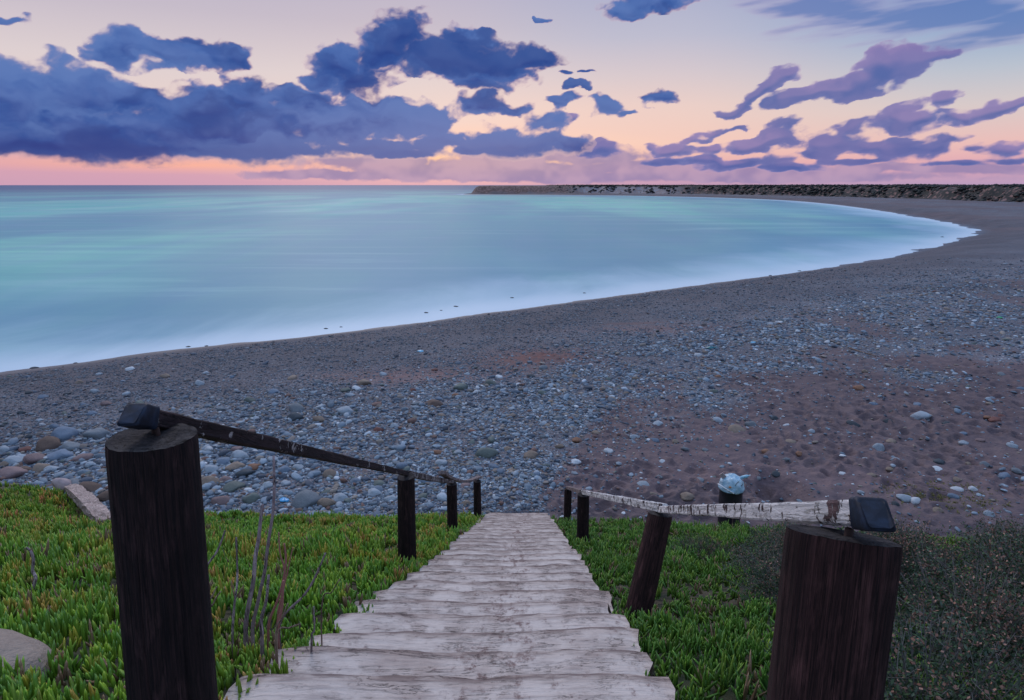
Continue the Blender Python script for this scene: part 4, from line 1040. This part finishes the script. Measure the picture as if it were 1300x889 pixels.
def shrub_proto(seed, brown, rad=.55, hgt=.5):
    g = np.random.default_rng(seed); n = 190
    th = g.uniform(0, 6.28, n); q_ = np.sqrt(g.uniform(0, 1, n)); R1 = q_*rad
    P2 = np.stack([np.cos(th)*R1, np.sin(th)*R1, hgt*(1.05-.5*q_**2)*g.uniform(.6, 1.12, n)], 1)
    P0 = np.stack([np.cos(th)*R1*.3, np.sin(th)*R1*.3, np.full(n, -.05)], 1); P1 = (P0+P2)/2*np.array([.8, .8, 1.1])+g.normal(0, .02, (n, 3))
    V, F = tubes_np(P0, P1, P2, .0035, .0014)
    # side twigs
    m = 700; k = g.integers(0, n, m); t = g.uniform(.45, 1, m)[:, None]
    A = P1[k]*(1-t)*2*(t < 1)+0; A = P0[k]*(1-t)**2+2*P1[k]*t*(1-t)+P2[k]*t*t
    B = A+np.concatenate([g.normal(0, .05, (m, 2)), g.uniform(.01, .09, (m, 1))], 1)
    V2, F2 = tubes_np(A, (A+B)/2, B, .0016, .0009)
    VS = np.concatenate([V, V2]); FS = np.concatenate([F, F2+len(V)])
    # tiny leaves and seed heads along twigs
    L = 9000; k = g.integers(0, m, L); t = g.uniform(0, 1.1, L)[:, None]; c = A[k]+(B[k]-A[k])*t+g.normal(0, .014, (L, 3))
    hd = g.normal(size=(L, 3)); hd[:, 2] = np.abs(hd[:, 2]); hd /= np.linalg.norm(hd, axis=1)[:, None]; sd = np.cross(hd, g.normal(size=(L, 3))); sd /= np.linalg.norm(sd, axis=1)[:, None]
    ln_ = g.uniform(.012, .028, L)[:, None]; w_ = g.uniform(.003, .0065, L)[:, None]
    head = (g.uniform(size=L) < brown*.7*sstep(hgt*.45, hgt*.95, c[:, 2]+g.normal(0, .05, L))); ln_[head] *= .5; w_[head] *= 1.6
    V3 = np.stack([c-hd*ln_*.5, c+sd*w_, c+hd*ln_*.5, c-sd*w_], 1).reshape(-1, 3); F3 = np.arange(L*4).reshape(-1, 4)
    gr = np.array([(.045,.085,.035),(.032,.062,.034),(.065,.10,.045),(.07,.10,.07)])[g.integers(0, 4, L)]; br = np.array([(.24,.12,.085),(.17,.09,.07),(.30,.17,.13)])[g.integers(0, 3, L)]
    cc = np.where(head[:, None], br, gr)*g.uniform(.7, 1.3, (L, 1)); C = np.ones((L, 4, 4)); C[..., :3] = cc[:, None]
    return (VS, FS), (V3, F3, C.reshape(-1, 4))
def shrub(proto, x, y, rz, s, label, first=None):
    z = gz1(x, y)-.02
    if first is None:
        root = empty('shrub', (0, 0, 0)); (VS, FS), (V3, F3, C) = proto
        mesh_obj('stems', VS, FS, twm, root); mesh_obj('foliage', V3, F3, hfm, root, smooth=False, colors=C)
    else:
        root = first.copy(); col.objects.link(root)
        for ch in first.children: c_ = ch.copy(); col.objects.link(c_); c_.parent = root
    root.location = (x, y, z); root.rotation_euler = (0, 0, rz); root.scale = s if isinstance(s, tuple) else (s, s, s)
    tag(root, label, 'shrub', 'dry heathy shrubs right of the steps'); return root
pA = shrub_proto(1, .95); pB = shrub_proto(2, .6); pC = shrub_proto(3, .8, .6, .42)
SH = [(2.15,2.55,'A',1.0,'dark shrub directly right of the big right post, at the bottom edge'),
 (3.0,3.2,'B',1.1,'blue-green shrub with pale bare twigs at the bottom right'),
 (2.0,4.0,'C',.9,'brown-topped shrub just left of the big right post'),
 (3.1,4.4,'A',1.15,'brown-flowered shrub right of the big post, behind the blue-green one'),
 (4.1,4.2,'B',1.2,'bushy shrub near the right edge with thin grey stems'),
 (2.75,5.6,'C',1.1,'low brown shrub under the white rail beside the post'),
 (4.0,5.8,'A',1.2,'reddish-brown shrub in the middle of the right thicket'),
 (5.2,5.6,'B',1.25,'dark green shrub at the right edge of the thicket'),
 (3.5,7.1,'B',1.1,'small brown shrub behind the flaking white rail'),
 (4.9,7.2,'C',1.3,'pinkish-brown shrub at the back of the thicket'),
 (6.2,6.9,'A',1.25,'back shrub at the right edge beside bright green leaves'),
 (2.35,7.0,'C',.75,'small low brown shrub among green leaves between leaning post and big post'),
 (1.35,1.75,'B',.9,'near dark shrub at the foot of the big right post'),
 (2.3,1.5,'A',1.0,'nearest dark shrub in the bottom right corner'),
 (3.3,2.2,'C',1.2,'low spreading shrub in the bottom right corner'),
 (5.7,8.1,'C',1.1,'thin pinkish shrub at the sand edge'),
 (4.2,8.3,'A',.9,'low reddish shrub where the thicket meets the sand')]
firsts = {}
for (x, y, k, s, lb) in SH:
    o = shrub({'A': pA, 'B': pB, 'C': pC}[k], x, y, random.uniform(0, 6), s, lb, firsts.get(k))
    firsts.setdefault(k, o)

# ------------------------------------------------------------------ bare dry stems left of the steps
redm = plasticmat('reddish_stem', C3(.30,.12,.10)); redm.node_tree.nodes[0].inputs['Roughness'].default_value = .8
grm = timber('grey_stem', C3(.22,.16,.17), C3(.36,.28,.29))
def dplant(label, stems, mat, nm):
    b0 = at_d(stems[0][0][-1][0], 830, stems[0][1]); root = empty(nm, (b0[0], b0[1], gz1(b0[0], b0[1]))); tag(root, label, 'plant')
    for (pts, d, r0) in stems:
        P_ = [Vector(at_d(x_, y_, d)) for x_, y_ in pts]
        last = P_[-1]; gx, gy = last.x-.01, last.y; P_.append(Vector((gx, gy, gz1(gx, gy)-.02)) if last.z > gz1(gx, gy) else last-Vector((0, 0, .05)))
        P_ = [Vector(c__) for c__ in catmull([tuple(p_) for p_ in P_], 8)]
        P_ = [p_+Vector((mnoise.noise(p_*9)*.006, 0, 0)) for p_ in P_]
        o = tube('stem', root, P_, r0*.85, r0*1.5, mat, 7)
        a_ = o.data.attributes.new('grain', 'FLOAT_VECTOR', 'POINT'); a_.data.foreach_set('vector', np.array([v.co[:] for v in o.data.vertices], np.float32).ravel())
dplant('clump of tall bare grey-purple stems standing between the left post and the steps', [
 ([(333,641),(330,670),(322,730),(312,800)], 2.7, .0075), ([(347,579),(347,640),(336,720),(321,800)], 2.75, .0062), ([(300,682),(301,730),(295,800)], 2.65, .004), ([(341,730),(337,765),(331,800)], 2.6, .006),
 ([(286,674),(277,697),(258,727),(250,760)], 2.9, .0045), ([(413,702),(403,727),(390,752),(356,792)], 2.8, .0045), ([(398,770),(399,800),(396,815)], 2.6, .0035)], grm, 'dry_plant')
dplant('thin reddish bare stems right of the tall grey stems', [
 ([(361,690),(362,715),(354,755),(341,800)], 2.8, .0045), ([(354,676),(356,705),(361,732),(352,800)], 2.85, .0035), ([(360,737),(358,770),(353,800)], 2.7, .006), ([(373,695),(366,722),(360,745),(352,790)], 2.9, .003)], redm, 'dry_plant')
dplant('short pale dry grass stalks at the foot of the reddish stems', [([(281,751),(272,765),(262,790)], 2.5, .003), ([(366,766),(358,785),(350,805)], 2.5, .003), ([(431,735),(420,752),(408,770)], 2.7, .0025), ([(382,792),(368,797),(352,806)], 2.5, .003), ([(275,745),(268,760),(260,775)], 2.45, .003)], stickm, 'dry_grass')
# pale curled twig in the leaves at far left
b0 = [Vector(at_d(x_, y_, 4.15)) for x_, y_ in ((34,699),(40,704),(43,715),(42,728),(46,738),(41,752))]
b0 = [p_+Vector((0, 0, .02)) for p_ in b0]
o = tube('curled_twig', None, [Vector(c__) for c__ in catmull([tuple(p_) for p_ in b0], 6)], .007, .011, grm, 8)
a_ = o.data.attributes.new('grain', 'FLOAT_VECTOR', 'POINT'); a_.data.foreach_set('vector', np.array([v.co[:]+Vector((0,0,0)) if False else v.co[:] for v in o.data.vertices], np.float32).ravel())
tag(o, 'pale curled dead twig poking out of the leaves near the left edge', 'twig')
# boulder in the bottom-left corner
X, Y, Z = at_d(-40, 880, 2.3)
o = bpy.data.objects.new('boulder', stone_mesh(3, 4, .12)); o.data.materials.append(bmat); col.objects.link(o); o.scale = (.27, .24, .22); o.location = (X, Y, Z-.02); o.color = (.30, .24, .20, 1)
tag(o, 'smooth pale brown boulder in the leaves at the bottom left corner', 'boulder')

# ------------------------------------------------------------------ scrub on the far shore
g = np.random.default_rng(12); N_ = 150000
x = g.uniform(40, 620, N_); y = g.uniform(40, 900, N_); zz, s, h, soil, sand = terrain(x, y, False)
pr = 1.15*sstep(30, 140, x+ (fbm(x/20, y/20, 3, 6)-.5)*60)*.9*sstep(.40, .58, fbm(x/9, y/9, 4, 77)+.10*sstep(7, 9, zz)+.05)*sstep(.5, 4, h)
ok = (g.uniform(size=N_) < pr) & (h < 75) & (np.abs(np.arctan2(x, y)) < .8); x, y, zz = x[ok], y[ok], zz[ok]
x = np.append(x, [231, 236, 228, 243, 239]); y = np.append(y, [212, 213, 210, 216, 209]); zz = np.append(zz, [1.9]*5)
n = len(x); print('scrub', n)
ico = stone_mesh(50, 1, .3); iv = np.array([v.co[:] for v in ico.vertices]); iff = np.array([p_.vertices[:] for p_ in ico.polygons])
sc_ = g.uniform(.4, 1.3, n)*np.where(np.arange(n) >= n-5, 2.2, 1); jit = 1+g.normal(0, .22, (n, len(iv), 1))
V = iv[None]*jit*np.stack([sc_*1.3, sc_*1.2, sc_*.62], 1)[:, None]+np.stack([x, y, zz+.15*sc_], 1)[:, None]
F = (np.arange(n)[:, None, None]*len(iv)+iff[None]).reshape(-1, 3)
cc = np.array([(.016,.021,.02),(.022,.026,.024),(.035,.028,.028),(.012,.017,.018)])[g.integers(0, 4, n)]*g.uniform(.7, 1.3, (n, 1)); C = np.ones((n, len(iv), 4)); C[..., :3] = cc[:, None]
tag(mesh_obj('scrub', V.reshape(-1, 3), F, hfm, smooth=False, colors=C.reshape(-1, 4)), 'dark low scrub covering the far shore', None, None, 'stuff')
